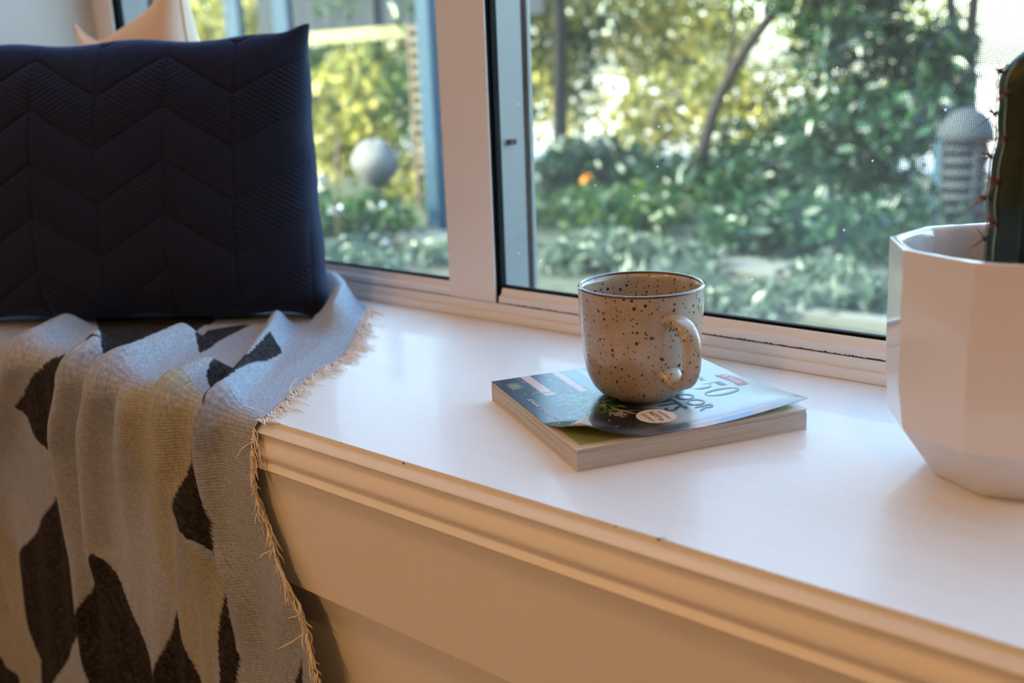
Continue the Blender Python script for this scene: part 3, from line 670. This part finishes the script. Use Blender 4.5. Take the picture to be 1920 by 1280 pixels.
# table along the fore edge
k = sst(u, 158, 170)*sst(v, 25, 60); C = C*(1-0.75*k[..., None])+np.array((0.16, 0.13, 0.15))*0.75*k[..., None]
rect(171, 182, 100, 165, (0.35, 0.16, 0.14), 3, .8); rect(172, 180, 118, 150, (0.05, 0.14, 0.42), 4, .9); rect(174, 182, 95, 112, (0.45, 0.08, 0.07), 3, .8); rect(165, 176, 70, 98, (0.05, 0.07, 0.09), 4, .8)
rect(169, 170.5, 100, 165, (0.6, 0.65, 0.7), 1, .6)
CC = np.concatenate([np.clip(C, 0, 1), np.ones(u.shape+(1,))], -1)
fc = grid_obj('front_cover', CP, MAT['cover'], book, CC, np.stack([gx, gy], -1))
under = CP[::-1].copy(); under[..., 2] -= 0.00035
uo = grid_obj('cover_lining', under, MAT['paper'], book)
for (p, q) in ():
    pass
ear = [(-0.0, 0), (-0.017, 0.0008), (-0.006, 0.010)]
fx, fy = fold_in(np.array([BW, BW-0.016, BW-0.004]), np.array([0.0, 0.0, 0.013])); fz = lift(np.array([BW, BW-0.016, BW-0.004]), np.array([0.0, 0.0, 0.013]))
link_mesh('dog_ear', [(fx[1], fy[1], CT+fz[1]+.0004), (fx[2], fy[2], CT+fz[2]+.0004), (fx[0]-.005, fy[0]+.008, CT+fz[0]+.0022), (fx[0], fy[0], CT+fz[0])], [(0, 3, 2), (3, 1, 2)], MAT['paper'], book)
# cover print as thin film geometry following the curled cover
def film(name, verts2d, faces, mat, h=0.00025):
    P = np.array(verts2d)*0.001; fx, fy = fold_in(P[:, 0], P[:, 1]); z = CT+lift(P[:, 0], P[:, 1])+h
    return link_mesh(name, np.stack([fx, fy, z], -1), faces, mat, book)
def text_film(name, s, size, pos, rot, mat, sx=1.0, bold=0.0, align='LEFT', shear=0.0, spacing=1.0, h=0.00036):
    cu_ = bpy.data.curves.new('t', 'FONT'); cu_.body = s; cu_.size = size; cu_.align_x = align; cu_.offset = bold; cu_.shear = shear; cu_.space_character = spacing; cu_.resolution_u = 6
    to = bpy.data.objects.new('t', cu_); COL.objects.link(to)
    dg = bpy.context.evaluated_depsgraph_get(); me = bpy.data.meshes.new_from_object(to.evaluated_get(dg))
    bm = bmesh.new(); bm.from_mesh(me); bmesh.ops.triangulate(bm, faces=bm.faces)
    bmesh.ops.recalc_face_normals(bm, faces=bm.faces)
    P = []; c_, s_ = math.cos(rot), math.sin(rot)
    for v_ in bm.verts: x, y = v_.co.x*sx, v_.co.y; P.append((pos[0]+x*c_-y*s_, pos[1]+x*s_+y*c_))
    Fs = [tuple(v_.index for v_ in f.verts) for f in bm.faces]; bm.free()
    bpy.data.objects.remove(to); 
    o = film(name, P, Fs, mat, h)
    return o
def ellipse(cx_, cy_, rx, ry, n=48): return [(cx_+rx*math.cos(2*PI*k/n), cy_+ry*math.sin(2*PI*k/n)) for k in range(n)]
c0 = [(143.5, 84)] + ellipse(143.5, 84, 15.6, 15.6); film('badge', c0, [(0, 1+k, 1+(k+1) % 48) for k in range(48)], MAT['badge'], 0.00020)
text_film('badge_lettering', 'and how', 5.2, (143.5, 89.5), 0, MAT['badgeink'], align='CENTER', shear=.3)
text_film('badge_lettering', 'NOT to', 6.6, (143.5, 82), 0, MAT['badgeink'], align='CENTER', bold=.12, shear=.2)
text_film('badge_lettering', 'kill them!', 5.2, (143.5, 75.5), 0, MAT['badgeink'], align='CENTER', shear=.3)
text_film('title_lettering', 'PLANTS', 27.5, (139.5, 97.0), 0, MAT['dark'], sx=.76, align='RIGHT', bold=.22)
text_film('title_lettering', 'INDOOR', 21.0, (149.5, 120.5), 0, MAT['dark'], sx=.95, align='RIGHT', bold=.12)
text_film('title_lettering', 'the', 9, (70, 162), 0, MAT['print50'])
text_film('title_lettering', 'TOP', 14, (52, 146), 0, MAT['print50'])
# the numerals 5 and 0: fat-and-thin strokes
def ring(outer, inner, name, mat):
    n = len(outer); film(name, outer+inner, [(k, (k+1) % n, n+(k+1) % n, n+k) for k in range(n)], mat)
ring(ellipse(118, 159, 9.6, 15.4), ellipse(118, 159, 5.0, 14.7), 'title_numeral', MAT['print50'])
film('title_numeral', [(91, 173.5), (103.5, 173.5), (103, 168), (91, 168.6)], [(0, 3, 2, 1)], MAT['print50'])
film('title_numeral', [(91, 173.5), (92, 173.5), (91.2, 158), (90.4, 158)], [(0, 3, 2, 1)], MAT['print50'])
o_, i_ = [], []
for k in range(25):
    t = math.radians(125-k*(125+150)/24); wd = 4.8*max(0.12, math.cos(t)**2 if math.cos(t) > 0 else 0.12)
    o_.append((94.5+8.6*math.cos(t), 153+9.4*math.sin(t))); i_.append((94.5+(8.6-wd)*math.cos(t), 153+(8.9)*math.sin(t)))
film('title_numeral', o_+i_, [(k, k+1, 26+k, 25+k) for k in range(24)], MAT['print50'])
c1 = [(88.5, 147)] + ellipse(88.5, 147, 2.0, 2.4, 16); film('title_numeral', c1, [(0, 1+k, 1+(k+1) % 16) for k in range(16)], MAT['print50'])
# publisher tag
n = 16; up_ = [(74+37.5*k/n, 189.0+3.4*math.sin(k/n*PI)) for k in range(n+1)]; dn = [(74+37.5*k/n, 180.0+3.0*math.sin(k/n*PI)-1.0) for k in range(n+1)]
film('publisher_tag', up_+dn, [(k, n+1+k, n+2+k, k+1) for k in range(n)], MAT['printred'], 0.00020)
text_film('tag_lettering', 'Yates', 9.6, (85.5, 182.6), 0, MAT['printwhite'], bold=.12, sx=.95)
lv = []; lf = []
for an in (0.6, 1.57, 2.5, -2.2, -0.9):
    b_ = len(lv); lv += [(80.5, 185.5), (80.5+2.8*math.cos(an-.3), 185.5+2.8*math.sin(an-.3)*.9), (80.5+4.2*math.cos(an), 185.5+4.0*math.sin(an)*.9), (80.5+2.8*math.cos(an+.3), 185.5+2.8*math.sin(an+.3)*.9)]; lf.append((b_, b_+1, b_+2, b_+3))
film('tag_emblem', lv, lf, MAT['printwhite'], 0.00036)
text_film('author_lettering', 'ANGIE THOMAS', 6.3, (60.5, 9.0), 0.02, MAT['printwhite'], sx=1.06, spacing=1.15, shear=.15)

# ------------------------------------------------------------------ mug
MZ = 0.0009
mug_base = Vector((-0.4205, 0.1870, S+CT+0.0004)); mug = empty('mug', mug_base, 'speckled beige stoneware mug with brown rim standing on the book', 'mug', rz=math.radians(-29))
H_ = 0.561-mug_base.z
prof_out = [(0.0, 0.0020), (0.022, 0.0020), (0.0235, 0.0), (0.0275, 0.0), (0.0305, 0.0018), (0.0360, 0.0060), (0.0405, 0.0120), (0.0440, 0.0200), (0.0463, 0.0300), (0.0480, 0.0420), (0.0491, 0.0560), (0.0500, 0.0720), (0.0506, H_-0.004), (0.0507, H_-0.0014)]
prof_in = [(0.0477, H_-0.0014), (0.0474, H_-0.006), (0.0466, 0.065), (0.0450, 0.040), (0.0425, 0.024), (0.037, 0.014), (0.028, 0.009), (0.012, 0.0075), (0.0, 0.0075)]
sm = [(p.x, p.y) for p in catmull([Vector((r, z, 0)) for r, z in prof_out[3:]], 4)]
lathe('body', prof_out[:3]+sm+prof_in, MAT['mug'], mug, seg=128)
rimp = [(0.0492+0.00165*math.cos(t), H_-0.0012+0.0015*math.sin(t)) for t in np.linspace(0, 2*PI, 13)[:-1]]
rm = lathe('rim', rimp, MAT['mugrim'], mug, seg=128, close=True); rm['label'] = 'thin brown glazed rim'
# handle: strap with rounded section
hp = catmull([Vector(p) for p in ((0.0440, 0, 0.0715), (0.0540, 0, 0.0740), (0.0660, 0, 0.0720), (0.0755, 0, 0.0640), (0.0785, 0, 0.0520), (0.0770, 0, 0.0390), (0.0705, 0, 0.0285), (0.0600, 0, 0.0240), (0.0505, 0, 0.0262), (0.0430, 0, 0.0290))], 6)
V = []; F = []; sg = 20; nh = len(hp)
for i, p in enumerate(hp):
    t = (hp[min(i+1, nh-1)]-hp[max(i-1, 0)]).normalized(); nrm = Vector((t.z, 0, -t.x)); q = i/(nh-1)
    fl = 1+0.35*math.exp(-(q/0.07)**2)+0.25*math.exp(-((1-q)/0.10)**2)
    hw, hh = 0.0084*fl*(1-0.12*math.sin(q*PI)), 0.0038*fl*(1+0.25*math.exp(-((1-q)/0.15)**2))
    for k in range(sg):
        an = 2*PI*k/sg; cs, sn = math.cos(an), math.sin(an); cs = math.copysign(abs(cs)**.75, cs); sn = math.copysign(abs(sn)**.85, sn)
        V.append(p+Vector((0, 1, 0))*hw*cs+nrm*hh*sn)
for i in range(nh-1):
    for k in range(sg): F.append((i*sg+k, i*sg+(k+1) % sg, (i+1)*sg+(k+1) % sg, (i+1)*sg+k))
F.append(tuple(range(sg-1, -1, -1))); F.append(tuple((nh-1)*sg+k for k in range(sg)))
link_mesh('handle', V, F, MAT['mug'], mug, smooth=True)

# ------------------------------------------------------------------ plant pot
pc = Vector((-0.148, 0.2245, S)); pot = empty('plant_pot', pc, 'white glazed ten-sided faceted ceramic pot at the right end of the seat', 'plant pot')
HT = 0.160
def ringpts(r, z, az): return [(r_i*math.cos(math.radians(a_)), r_i*math.sin(math.radians(a_)), z) for r_i, a_ in zip(r, az)]
az0 = [191+36*k - (1 if k else 0) for k in range(10)]; az0[1] = 226; az0[2] = 263
azb = [a_-3 for a_ in az0]; azb[1] = 221.5; azb[2] = 267; azb[3] = 301
R0 = ringpts([0.0863]*10, HT, az0); R1 = ringpts([0.0838]*10, 0.072, az0)
R2 = ringpts([0.0790 if k % 2 else 0.0800 for k in range(10)], 0.0375, [a_+1 for a_ in az0]); R3 = ringpts([0.0500, 0.0500, 0.0526, 0.051, .0505, .05, .05, .05, .05, .05], 0.0, azb)
# inner wall
I0 = ringpts([0.0800]*10, HT, az0)
V = R0+R1+R2+R3; F = []
for a_ in range(3):
    for k in range(10):
        q = [(a_*10+k), (a_*10+(k+1) % 10), (a_+1)*10+(k+1) % 10, (a_+1)*10+k]
        if a_ == 2 and k % 2 == 0: F += [(q[0], q[3], q[2]), (q[0], q[2], q[1])]
        elif a_ == 2: F += [(q[0], q[3], q[1]), (q[1], q[3], q[2])]
        else: F.append((q[0], q[3], q[2], q[1]))
F.append(tuple(range(39, 29, -1)))
# rim: soft inner circle
NI = 40; IR = []
for lev, (rr2, zz2) in enumerate(((0.0802, HT), (0.0785, HT-0.0015), (0.0770, HT-0.006), (0.0740, 0.07), (0.060, 0.02))):
    for k in range(NI):
        an = math.radians(az0[0]+360*k/NI); kf = (k % 4)/4; ap = math.cos(math.radians(18))/math.cos(math.radians(36*kf-18))
        bl_ = 0.5 if lev < 2 else 0.25
        IR.append((rr2*(ap*bl_+(1-bl_))*math.cos(an), rr2*(ap*bl_+(1-bl_))*math.sin(an), zz2))
b0 = len(V); V = V+IR
for k in range(10):
    for j in range(4):
        kk = 4*k+j; k2 = (kk+1) % NI
        if j == 0: F.append((k, b0+k2, b0+kk))
        elif j == 1: F.append((k, (k+1) % 10, b0+k2, b0+kk))
        else: F.append(((k+1) % 10, b0+k2, b0+kk))
for lev in range(4):
    for kk in range(NI):
        k2 = (kk+1) % NI; F.append((b0+lev*NI+kk, b0+lev*NI+k2, b0+(lev+1)*NI+k2, b0+(lev+1)*NI+kk))
F.append(tuple(b0+4*NI+kk for kk in range(NI)))
po = link_mesh('body', V, F, MAT['potw'], pot)
bm = bmesh.new(); bm.from_mesh(po.data); bmesh.ops.recalc_face_normals(bm, faces=bm.faces); bm.to_mesh(po.data); bm.free()
bv = po.modifiers.new('bevel', 'BEVEL'); bv.width = 0.0022; bv.segments = 3; bv.limit_method = 'ANGLE'; bv.angle_limit = 0.17
po.data.polygons.foreach_set('use_smooth', [True]*len(po.data.polygons)); wn = po.modifiers.new('wn', 'WEIGHTED_NORMAL')
lathe('soil', [(0.0, 0.110), (0.03, 0.112), (0.06, 0.108), (0.0745, 0.109), (0.0745, 0.100), (0, 0.100)], MAT['soil'], pot, seg=40)
# crumbs stuck to the inner wall
a = Acc()
for i in range(150):
    an = math.radians(random.uniform(40, 330)); z_ = 0.110+abs(random.gauss(0, 0.016)); rr2 = 0.0754+0.0012*(z_-0.11)/0.04
    if z_ > 0.148: continue
    s_ = random.uniform(0.0003, 0.0009); c_ = Vector((rr2*math.cos(an), rr2*math.sin(an), z_))
    a.add([c_+Vector((random.uniform(-1, 1), random.uniform(-1, 1), random.uniform(-1, 1)))*s_ for _ in range(4)], [(0, 1, 2), (0, 2, 3), (0, 3, 1), (1, 3, 2)])
cr = link_mesh('soil_crumbs', a.v, a.f, MAT['soil'], pot); cr['kind'] = 'stuff'

# ------------------------------------------------------------------ cactus
cb = Vector((-0.146, 0.2245, S+0.108)); ca = empty('cactus', cb, 'tall dark green ribbed cactus with rust spines growing in the white pot', 'cactus')
RA = [math.radians(a_) for a_ in (-129, -178, -230, -281, -332, -384, -435)]; NR = 7; CH = 0.177
def crad(z):
    t = z/CH; r = 0.0300+0.0012*math.sin(z*90)
    if z > CH-0.030: q = (z-(CH-0.030))/0.030; r *= math.sqrt(max(0.0, 1-q**2.2))
    return max(r, 0.0004)
V = []; F = []; sg = 84; nz_ = 60
def cr_at(an, z):
    r = crad(z); best = min(abs((an-b_+PI) % (2*PI)-PI) for b_ in RA); half = PI/NR
    t = min(1, best/half); notch = 0.0005*math.cos(z/0.026*2*PI)*(1-t)
    return r*(1-0.34*t**0.75)+notch*min(1, r/0.02)
for i in range(nz_+1):
    z = CH*(1-(1-i/nz_)**1.3)
    for k in range(sg): an = 2*PI*k/sg; r = cr_at(an, z); V.append((r*math.cos(an), r*math.sin(an), z))
for i in range(nz_):
    for k in range(sg): F.append((i*sg+k, i*sg+(k+1) % sg, (i+1)*sg+(k+1) % sg, (i+1)*sg+k))
F.append(tuple(nz_*sg+k for k in range(sg)))
link_mesh('stem', V, F, MAT['cactus'], ca, smooth=True)
for b_ in RA[:4]+RA[6:]:
    pts = [Vector((cr_at(b_, z)*math.cos(b_), cr_at(b_, z)*math.sin(b_), z))*1.0 for z in np.linspace(0.004, CH-0.012, 40)]
    pts = [Vector((p.x*0.985, p.y*0.985, p.z)) for p in pts]
    V, F = tube_data(pts, 0.0006, 6); cr_ = link_mesh('rib_edge_light', V, F, MAT['crest_light'], ca, smooth=True)  # pale line painting the light caught by the rib edge
rs = random.Random(3)
for ri, b_ in enumerate(RA):
    for z in [0.012+0.0135*(ri % 2)+0.027*k for k in range(6)]:
        if z > CH-0.012: continue
        r = cr_at(b_, z); o_ = Vector((r*math.cos(b_), r*math.sin(b_), z)); nrm = Vector((math.cos(b_), math.sin(b_), 0.1)).normalized(); tg = Vector((-math.sin(b_), math.cos(b_), 0))
        a = Acc(); V, F = tube_data([o_-nrm*0.001, o_+nrm*0.0012], [0.0022, 0.0010], 8); a.add(V, F)
        ar = link_mesh('areole', a.v, a.f, MAT['areole'], ca, smooth=True)
        a = Acc()
        for k in range(rs.randint(8, 11)):
            d = (nrm*rs.uniform(.35, 1.0)+tg*rs.uniform(-1, 1)+Vector((0, 0, 1))*rs.uniform(-.8, 1.0)).normalized(); L = rs.uniform(0.008, 0.0175)
            V, F = tube_data([o_, o_+d*L*0.5, o_+d*L], [0.0004, 0.0003, 0.00006], 5); a.add(V, F)
        link_mesh('spines', a.v, a.f, MAT['spine'], ar, smooth=True)['kind'] = 'stuff'

# ------------------------------------------------------------------ outside
st(box('ground', (-40, 30, J+0.12, 6.4, -0.40, -0.02), MAT['ground']))
st(box('driveway', (-60, 40, 6.4, 60, -0.50, -0.06), MAT['conc']))
def leaves(name, parent, mat, blobs, n, size, flat=0.5):
    """real folded leaves scattered through ellipsoid crowns"""
    B = np.array(blobs); vol = B[:, 3]*B[:, 4]*B[:, 5]; idx = rng.choice(len(B), n, p=vol/vol.sum())
    d = rng.normal(size=(n, 3)); d /= np.linalg.norm(d, axis=1)[:, None]; rad = rng.random(n)**0.45
    c = B[idx, :3]+d*rad[:, None]*B[idx, 3:6]
    a_ = rng.normal(size=(n, 3)); a_ /= np.linalg.norm(a_, axis=1)[:, None]
    b_ = rng.normal(size=(n, 3)); b_[:, 2] += flat; b_ -= a_*(a_*b_).sum(1)[:, None]; b_ /= np.linalg.norm(b_, axis=1)[:, None]; c_ = np.cross(a_, b_)
    s = size*rng.uniform(.6, 1.3, n)[:, None]
    p0 = c-a_*s; p1 = c+b_*s*0.42+c_*s*.12; p2 = c+a_*s; p3 = c-b_*s*0.42+c_*s*.12
    V = np.stack([p0, p1, p2, p3], 1).reshape(-1, 3); q = np.arange(n)*4
    F = np.stack([q, q+1, q+2, q, q+2, q+3], 1).reshape(-1, 3)
    me = bpy.data.meshes.new(name); me.vertices.add(len(V)); me.vertices.foreach_set('co', V.astype(np.float32).ravel())
    me.loops.add(F.size); me.loops.foreach_set('vertex_index', F.ravel().astype(np.int32)); me.polygons.add(len(F))
    me.polygons.foreach_set('loop_start', np.arange(0, F.size, 3, dtype=np.int32)); me.update(calc_edges=True); me.materials.append(mat)
    o = bpy.data.objects.new(name, me); COL.objects.link(o); o['kind'] = 'stuff'
    if parent is not None: o.parent = parent
    return o
def plant(name, loc, label, cat, mat, blobs, n, size, stems=(), group=None, flat=0.5):
    r = empty(name, loc, label, cat, group)
    leaves('foliage', r, mat, blobs, n, size, flat)
    for pts, r0, r1 in stems:
        cs = catmull([Vector(p) for p in pts], 5); V, F = tube_data(cs, list(np.linspace(r0, r1, len(cs))), 8); link_mesh('trunk', V, F, MAT['bark'], r, smooth=True)
    return r
G0 = -0.02
def crown(w, h, d, k, seed, z0=0.0):
    q = random.Random(seed); return [(q.uniform(-w, w), q.uniform(-d, d), z0+q.uniform(0.1, 1)*h, q.uniform(.22, .45), q.uniform(.2, .4), q.uniform(.18, .38)) for _ in range(k)]
# far sunlit row
far = [(-9.5, 6.2, 'leaf_sunlit', 7000, 'sunlit yellow green shrub beyond the lattice at far left'),
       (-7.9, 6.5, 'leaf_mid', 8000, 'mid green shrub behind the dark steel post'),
       (-6.4, 6.1, 'leaf_sunlit', 7000, 'bright yellow green shrub behind the timber rail'),
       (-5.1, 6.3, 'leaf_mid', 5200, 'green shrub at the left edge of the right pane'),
       (-4.3, 6.0, 'leaf_sunlit', 5600, 'sunlit pale yellow shrub behind the left tree trunk'),
       (-3.5, 6.3, 'leaf_sunlit', 5000, 'sunlit cream and yellow shrub left of the leaning branch'),
       (-2.7, 5.9, 'leaf_sunlit', 4200, 'open sunlit yellow green shrub with white sky gaps behind the mug')]
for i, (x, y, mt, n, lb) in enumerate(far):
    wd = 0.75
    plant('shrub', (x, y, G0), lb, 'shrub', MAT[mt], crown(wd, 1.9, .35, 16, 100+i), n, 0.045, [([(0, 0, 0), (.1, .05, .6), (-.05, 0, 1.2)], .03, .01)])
# nearer planting, its shade put into the blue green leaf colours
mid = [(-3.25, 4.6, 0.50, 0.25, 'leaf_shaded', 1700, 'dark blue green shrub at left of the right pane', .042),
       (-2.35, 4.7, 0.50, 0.30, 'leaf_shaded', 2200, 'low dark green shrub behind the mug', .038),
       (-1.70, 4.3, 0.45, 1.35, 'leaf_shaded', 5200, 'tall blue green shrub left of the domed lantern', .042),
       (-1.55, 3.3, 0.42, 0.16, 'leaf_shaded', 2200, 'low green groundcover plant before the domed lantern', .034),
       (-2.9, 3.6, 0.45, 0.10, 'leaf_mid', 1700, 'low dark plant below the left tree trunk', .034),
       (-4.9, 3.9, 0.5, 0.75, 'leaf_sunlit', 3600, 'sunlit yellow green bushy plant behind the pale ball', .036),
       (-3.6, 2.5, 0.30, 0.16, 'leaf_mid', 1500, 'leafy green plant under the pale ball', .034),
       (-4.6, 4.1, 0.35, 1.6, 'leaf_mid', 2000, 'climbing green plant on the dark steel post', .034)]
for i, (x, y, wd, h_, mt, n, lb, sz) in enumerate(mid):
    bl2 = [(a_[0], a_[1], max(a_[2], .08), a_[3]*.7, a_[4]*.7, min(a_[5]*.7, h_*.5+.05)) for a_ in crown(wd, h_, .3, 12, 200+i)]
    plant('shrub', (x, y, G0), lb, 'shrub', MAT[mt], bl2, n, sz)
sil = [(-1.45, 2.15, 'silvery blue groundcover plant just outside, left of the pot'), (-1.85, 2.55, 'silvery blue groundcover plant just outside, behind the mug'), (-2.3, 2.75, 'silvery blue groundcover plant just outside, by the mullion'), (-1.05, 2.55, 'silvery groundcover plant beside the paved strip'), (-3.05, 2.2, 'silvery groundcover plant at the foot of the stake')]
for i, (x, y, lb) in enumerate(sil):
    bl2 = [(a_[0], a_[1], .04, .16, .14, .07) for a_ in crown(.28, .05, .22, 9, 300+i)]
    plant('groundcover', (x, y, G0), lb, 'plant', MAT['leaf_silver'], bl2, 1300, .028)
# trees
plant('tree', (-4.15, 5.1, G0), 'slim dark tree with an upright trunk left in the right pane', 'tree', MAT['leaf_mid'], [(a_[0], a_[1], 1.15+a_[2]*.5, a_[3], a_[4], a_[5]) for a_ in crown(.5, 1.2, .3, 6, 401)], 1300, .045,
      [([(0, 0, -.3), (0, 0, .4), (.02, 0, 1.0), (.0, 0, 1.9)], .055, .04)])
plant('tree', (-2.75, 4.55, G0), 'leaning dark branch tree in the middle of the right pane', 'tree', MAT['leaf_sunlit'], [(a_[0]+.4, a_[1], 1.05+a_[2]*.5, a_[3], a_[4], a_[5]) for a_ in crown(.55, 1.0, .3, 6, 402)], 1500, .045,
      [([(-.1, 0, 0), (0, 0, .30), (.09, 0, .56), (.28, 0, .86), (.60, 0, 1.20), (.85, 0, 1.5)], .04, .026), ([(.12, 0, .62), (.16, 0, .85), (.13, .05, 1.2)], .018, .01)])
plant('tree', (-1.50, 5.0, G0), 'thin forked tree rising behind the domed lantern', 'tree', MAT['leaf_mid'], [(-.55, .2, 1.2, .35, .3, .2), (-.7, 0, .95, .3, .3, .2), (.6, .2, 1.5, .3, .3, .2)], 1100, .045,
      [([(0, 0, -.1), (.01, 0, .5), (-.01, 0, .9), (.02, 0, 1.7)], .042, .022), ([(-.02, 0, .75), (-.12, 0, 1.0), (-.15, 0, 1.6)], .03, .022)])
# garden furniture and posts (left pane)
pp = empty('steel_post', (-4.97, 4.2, G0), 'dark upright steel post with a pale timber rail across it', 'post')
box('post', (-0.045, 0.045, -0.03, 0.03, 0, 2.3), MAT['steel'], pp, 0.004)
box('rail', (-0.75, 0.42, -0.075, -0.031, 0.965, 1.045), MAT['timber'], pp, 0.005)
bp_ = tag(box('blue_post', (-3.275, -3.195, 2.86, 2.92, G0, 2.3), MAT['bluepost'], None, 0.004), 'blue painted square post beside the mullion, seen through left pane', 'post')
b2_ = empty('lattice', (-4.02, 3.62, G0), 'narrow brown timber lattice strip left of the blue post', 'trellis')
for k in range(14): box('slat', (-0.05, 0.05, -0.006, 0.006, 0.20+0.06*k, 0.225+0.06*k), MAT['bamboo'], b2_)
box('upright', (-0.06, -0.045, -0.012, 0.012, 0, 1.02), MAT['bamboo'], b2_); box('upright', (0.045, 0.06, -0.012, 0.012, 0, 1.02), MAT['bamboo'], b2_)
for x in (-6.9, -6.3):
    tag(box('wall_panel', (x-.09, x+.09, 4.5, 4.56, G0, 2.4), MAT['bluepost'], None, 0.004), 'blue upright post above the navy cushion, %s one' % ('left' if x < -6.5 else 'right'), 'post')
fen = empty('dark_fence', (-6.0, 5.3, G0), 'dark timber screen high behind the timber rail', 'fence')
for k in range(16): box('board', (-1.6+0.2*k, -1.41+0.2*k, -0.01, 0.01, 1.12, 2.2), MAT['steel'], fen)
# round pale ball on a stake, bamboo stake, white flowers
bb = empty('garden_ball', (-3.32, 2.6, G0), 'round pale grey ball on a thin rod behind the left pane', 'garden ornament')
V = []; F = []; s1, s2 = 28, 18
for i in range(s2+1):
    ph = PI*i/s2
    for k in range(s1):
        an = 2*PI*k/s1; rr2 = 0.192*0.5*1.0*(1+0.04*math.sin(3*an+2*ph)+0.03*math.sin(5*ph))*1.06
        V.append((rr2*math.sin(ph)*math.cos(an), rr2*math.sin(ph)*math.sin(an), 0.374+rr2*math.cos(ph)))
for i in range(s2):
    for k in range(s1): F.append((i*s1+k, (i+1)*s1+k, (i+1)*s1+(k+1) % s1, i*s1+(k+1) % s1))
link_mesh('ball', V, F, MAT['ball'], bb, smooth=True); V, F = tube_data([(0, 0, 0), (0, 0, .30)], .006, 8); link_mesh('rod', V, F, MAT['steel'], bb)
V, F = tube_data([(0, 0, 0), (.03, 0, .3), (.065, 0, .52)], .007, 8); o = link_mesh('stake', V, F, MAT['bamboo']); o.location = (-3.275, 2.3, G0); tag(o, 'thin brown bamboo stake left of the pale ball', 'stake')
def flower(loc, label, r, mat, grp=None, n=9, stem=0.2):
    e = empty('flower', loc, label, 'flower', grp); a = Acc(); q = random.Random(str(loc))
    for i in range(n):
        an = 2*PI*i/n; el = q.uniform(-.4, 1.0); d = Vector((math.cos(an)*math.cos(el), math.sin(an)*math.cos(el), math.sin(el))); sd_ = d.cross(Vector((0, 0, 1))).normalized()
        a.add([Vector((0, 0, stem)), Vector((0, 0, stem))+d*r*.6+sd_*r*.4, Vector((0, 0, stem))+d*r, Vector((0, 0, stem))+d*r*.6-sd_*r*.4], [(0, 1, 2, 3)])
    link_mesh('petals', a.v, a.f, mat, e); V, F = tube_data([(0, 0, 0), (.005, 0, stem)], .003, 5); link_mesh('stem', V, F, MAT['cactus'], e)
for (x, y, z, r, lb) in ((-3.29, 2.32, .165, .05, 'white flower head left of the brown stake'), (-3.02, 2.35, .05, .028, 'small pale blue flower low under the ball'), (-3.08, 2.4, .20, .025, 'small pale flower in the leaves under the ball'),
      (-3.42, 2.35, .30, .032, 'pale blue flower next to the cushion edge'), (-1.95, 3.55, .04, .05, 'pale blue flower head in the shrub, left of two'), (-1.80, 3.6, .05, .045, 'pale blue flower head in the shrub, right of two'), (-2.2, 3.7, .05, .035, 'small pale flower below the shrub behind the mug')):
    flower((x, y, G0), lb, r, MAT['petal'], n=14, stem=z+.02)
flower((-3.16, 4.0, G0), 'bright orange flower by the left tree trunk', .045, MAT['orange'], n=14, stem=.16)
flower((-1.30, 2.30, G0), 'small orange flower in the silvery groundcover', .022, MAT['orange'], n=8, stem=.06)
tag(box('stone_slab', (-3.45, -2.95, 2.62, 2.85, G0-.01, 0.03), MAT['stone'], None, 0.01), 'flat grey stone slab at the foot of the blue post', 'stone')
tag(box('paving_strip', (-1.95, -0.4, 2.80, 3.05, -0.03, 0.0), MAT['stone'], None, 0.006), 'grey paved strip crossing behind the silvery groundcover', 'paving')
tag(box('edging_strip', (-1.25, -0.3, 2.26, 2.33, -0.03, 0.012), MAT['stone'], None, 0.004), 'pale concrete edging strip low outside, beside the pot', 'edging')
# domed lantern
ln = empty('garden_lantern', (-1.085, 3.5, G0), 'dark domed garden lantern outside, left of the cactus', 'lantern')
lathe('dome', [(0.001, 0.555), (0.03, 0.552), (0.06, 0.535), (0.085, 0.505), (0.098, 0.470), (0.102, 0.435), (0.085, 0.435), (0.0, 0.45)], MAT['steel'], ln, seg=32)
for k in range(4):
    an = PI/4+k*PI/2; V, F = tube_data([(.075*math.cos(an), .075*math.sin(an), .06), (.085*math.cos(an), .085*math.sin(an), .437)], .009, 6); link_mesh('bar', V, F, MAT['steel'], ln)
lathe('core', [(0.0, .10), (.062, .10), (.062, .436), (0, .436)], MAT['steel'], ln, seg=24)
for k in range(7): lathe('ring', [(0.066, .405-.045*k), (0.084, .395-.045*k), (0.084, .421-.045*k), (0.066, .426-.045*k)], MAT['steel'], ln, seg=24, close=True)
lathe('base', [(0, 0), (.10, 0), (.10, .07), (.08, .10), (0, .10)], MAT['steel'], ln, seg=24)
tag(box('garden_post', (-1.21, -1.165, 3.55, 3.60, G0, 0.40), MAT['bluepost'], None, 0.003), 'short slim blue grey post left of the domed lantern', 'post')
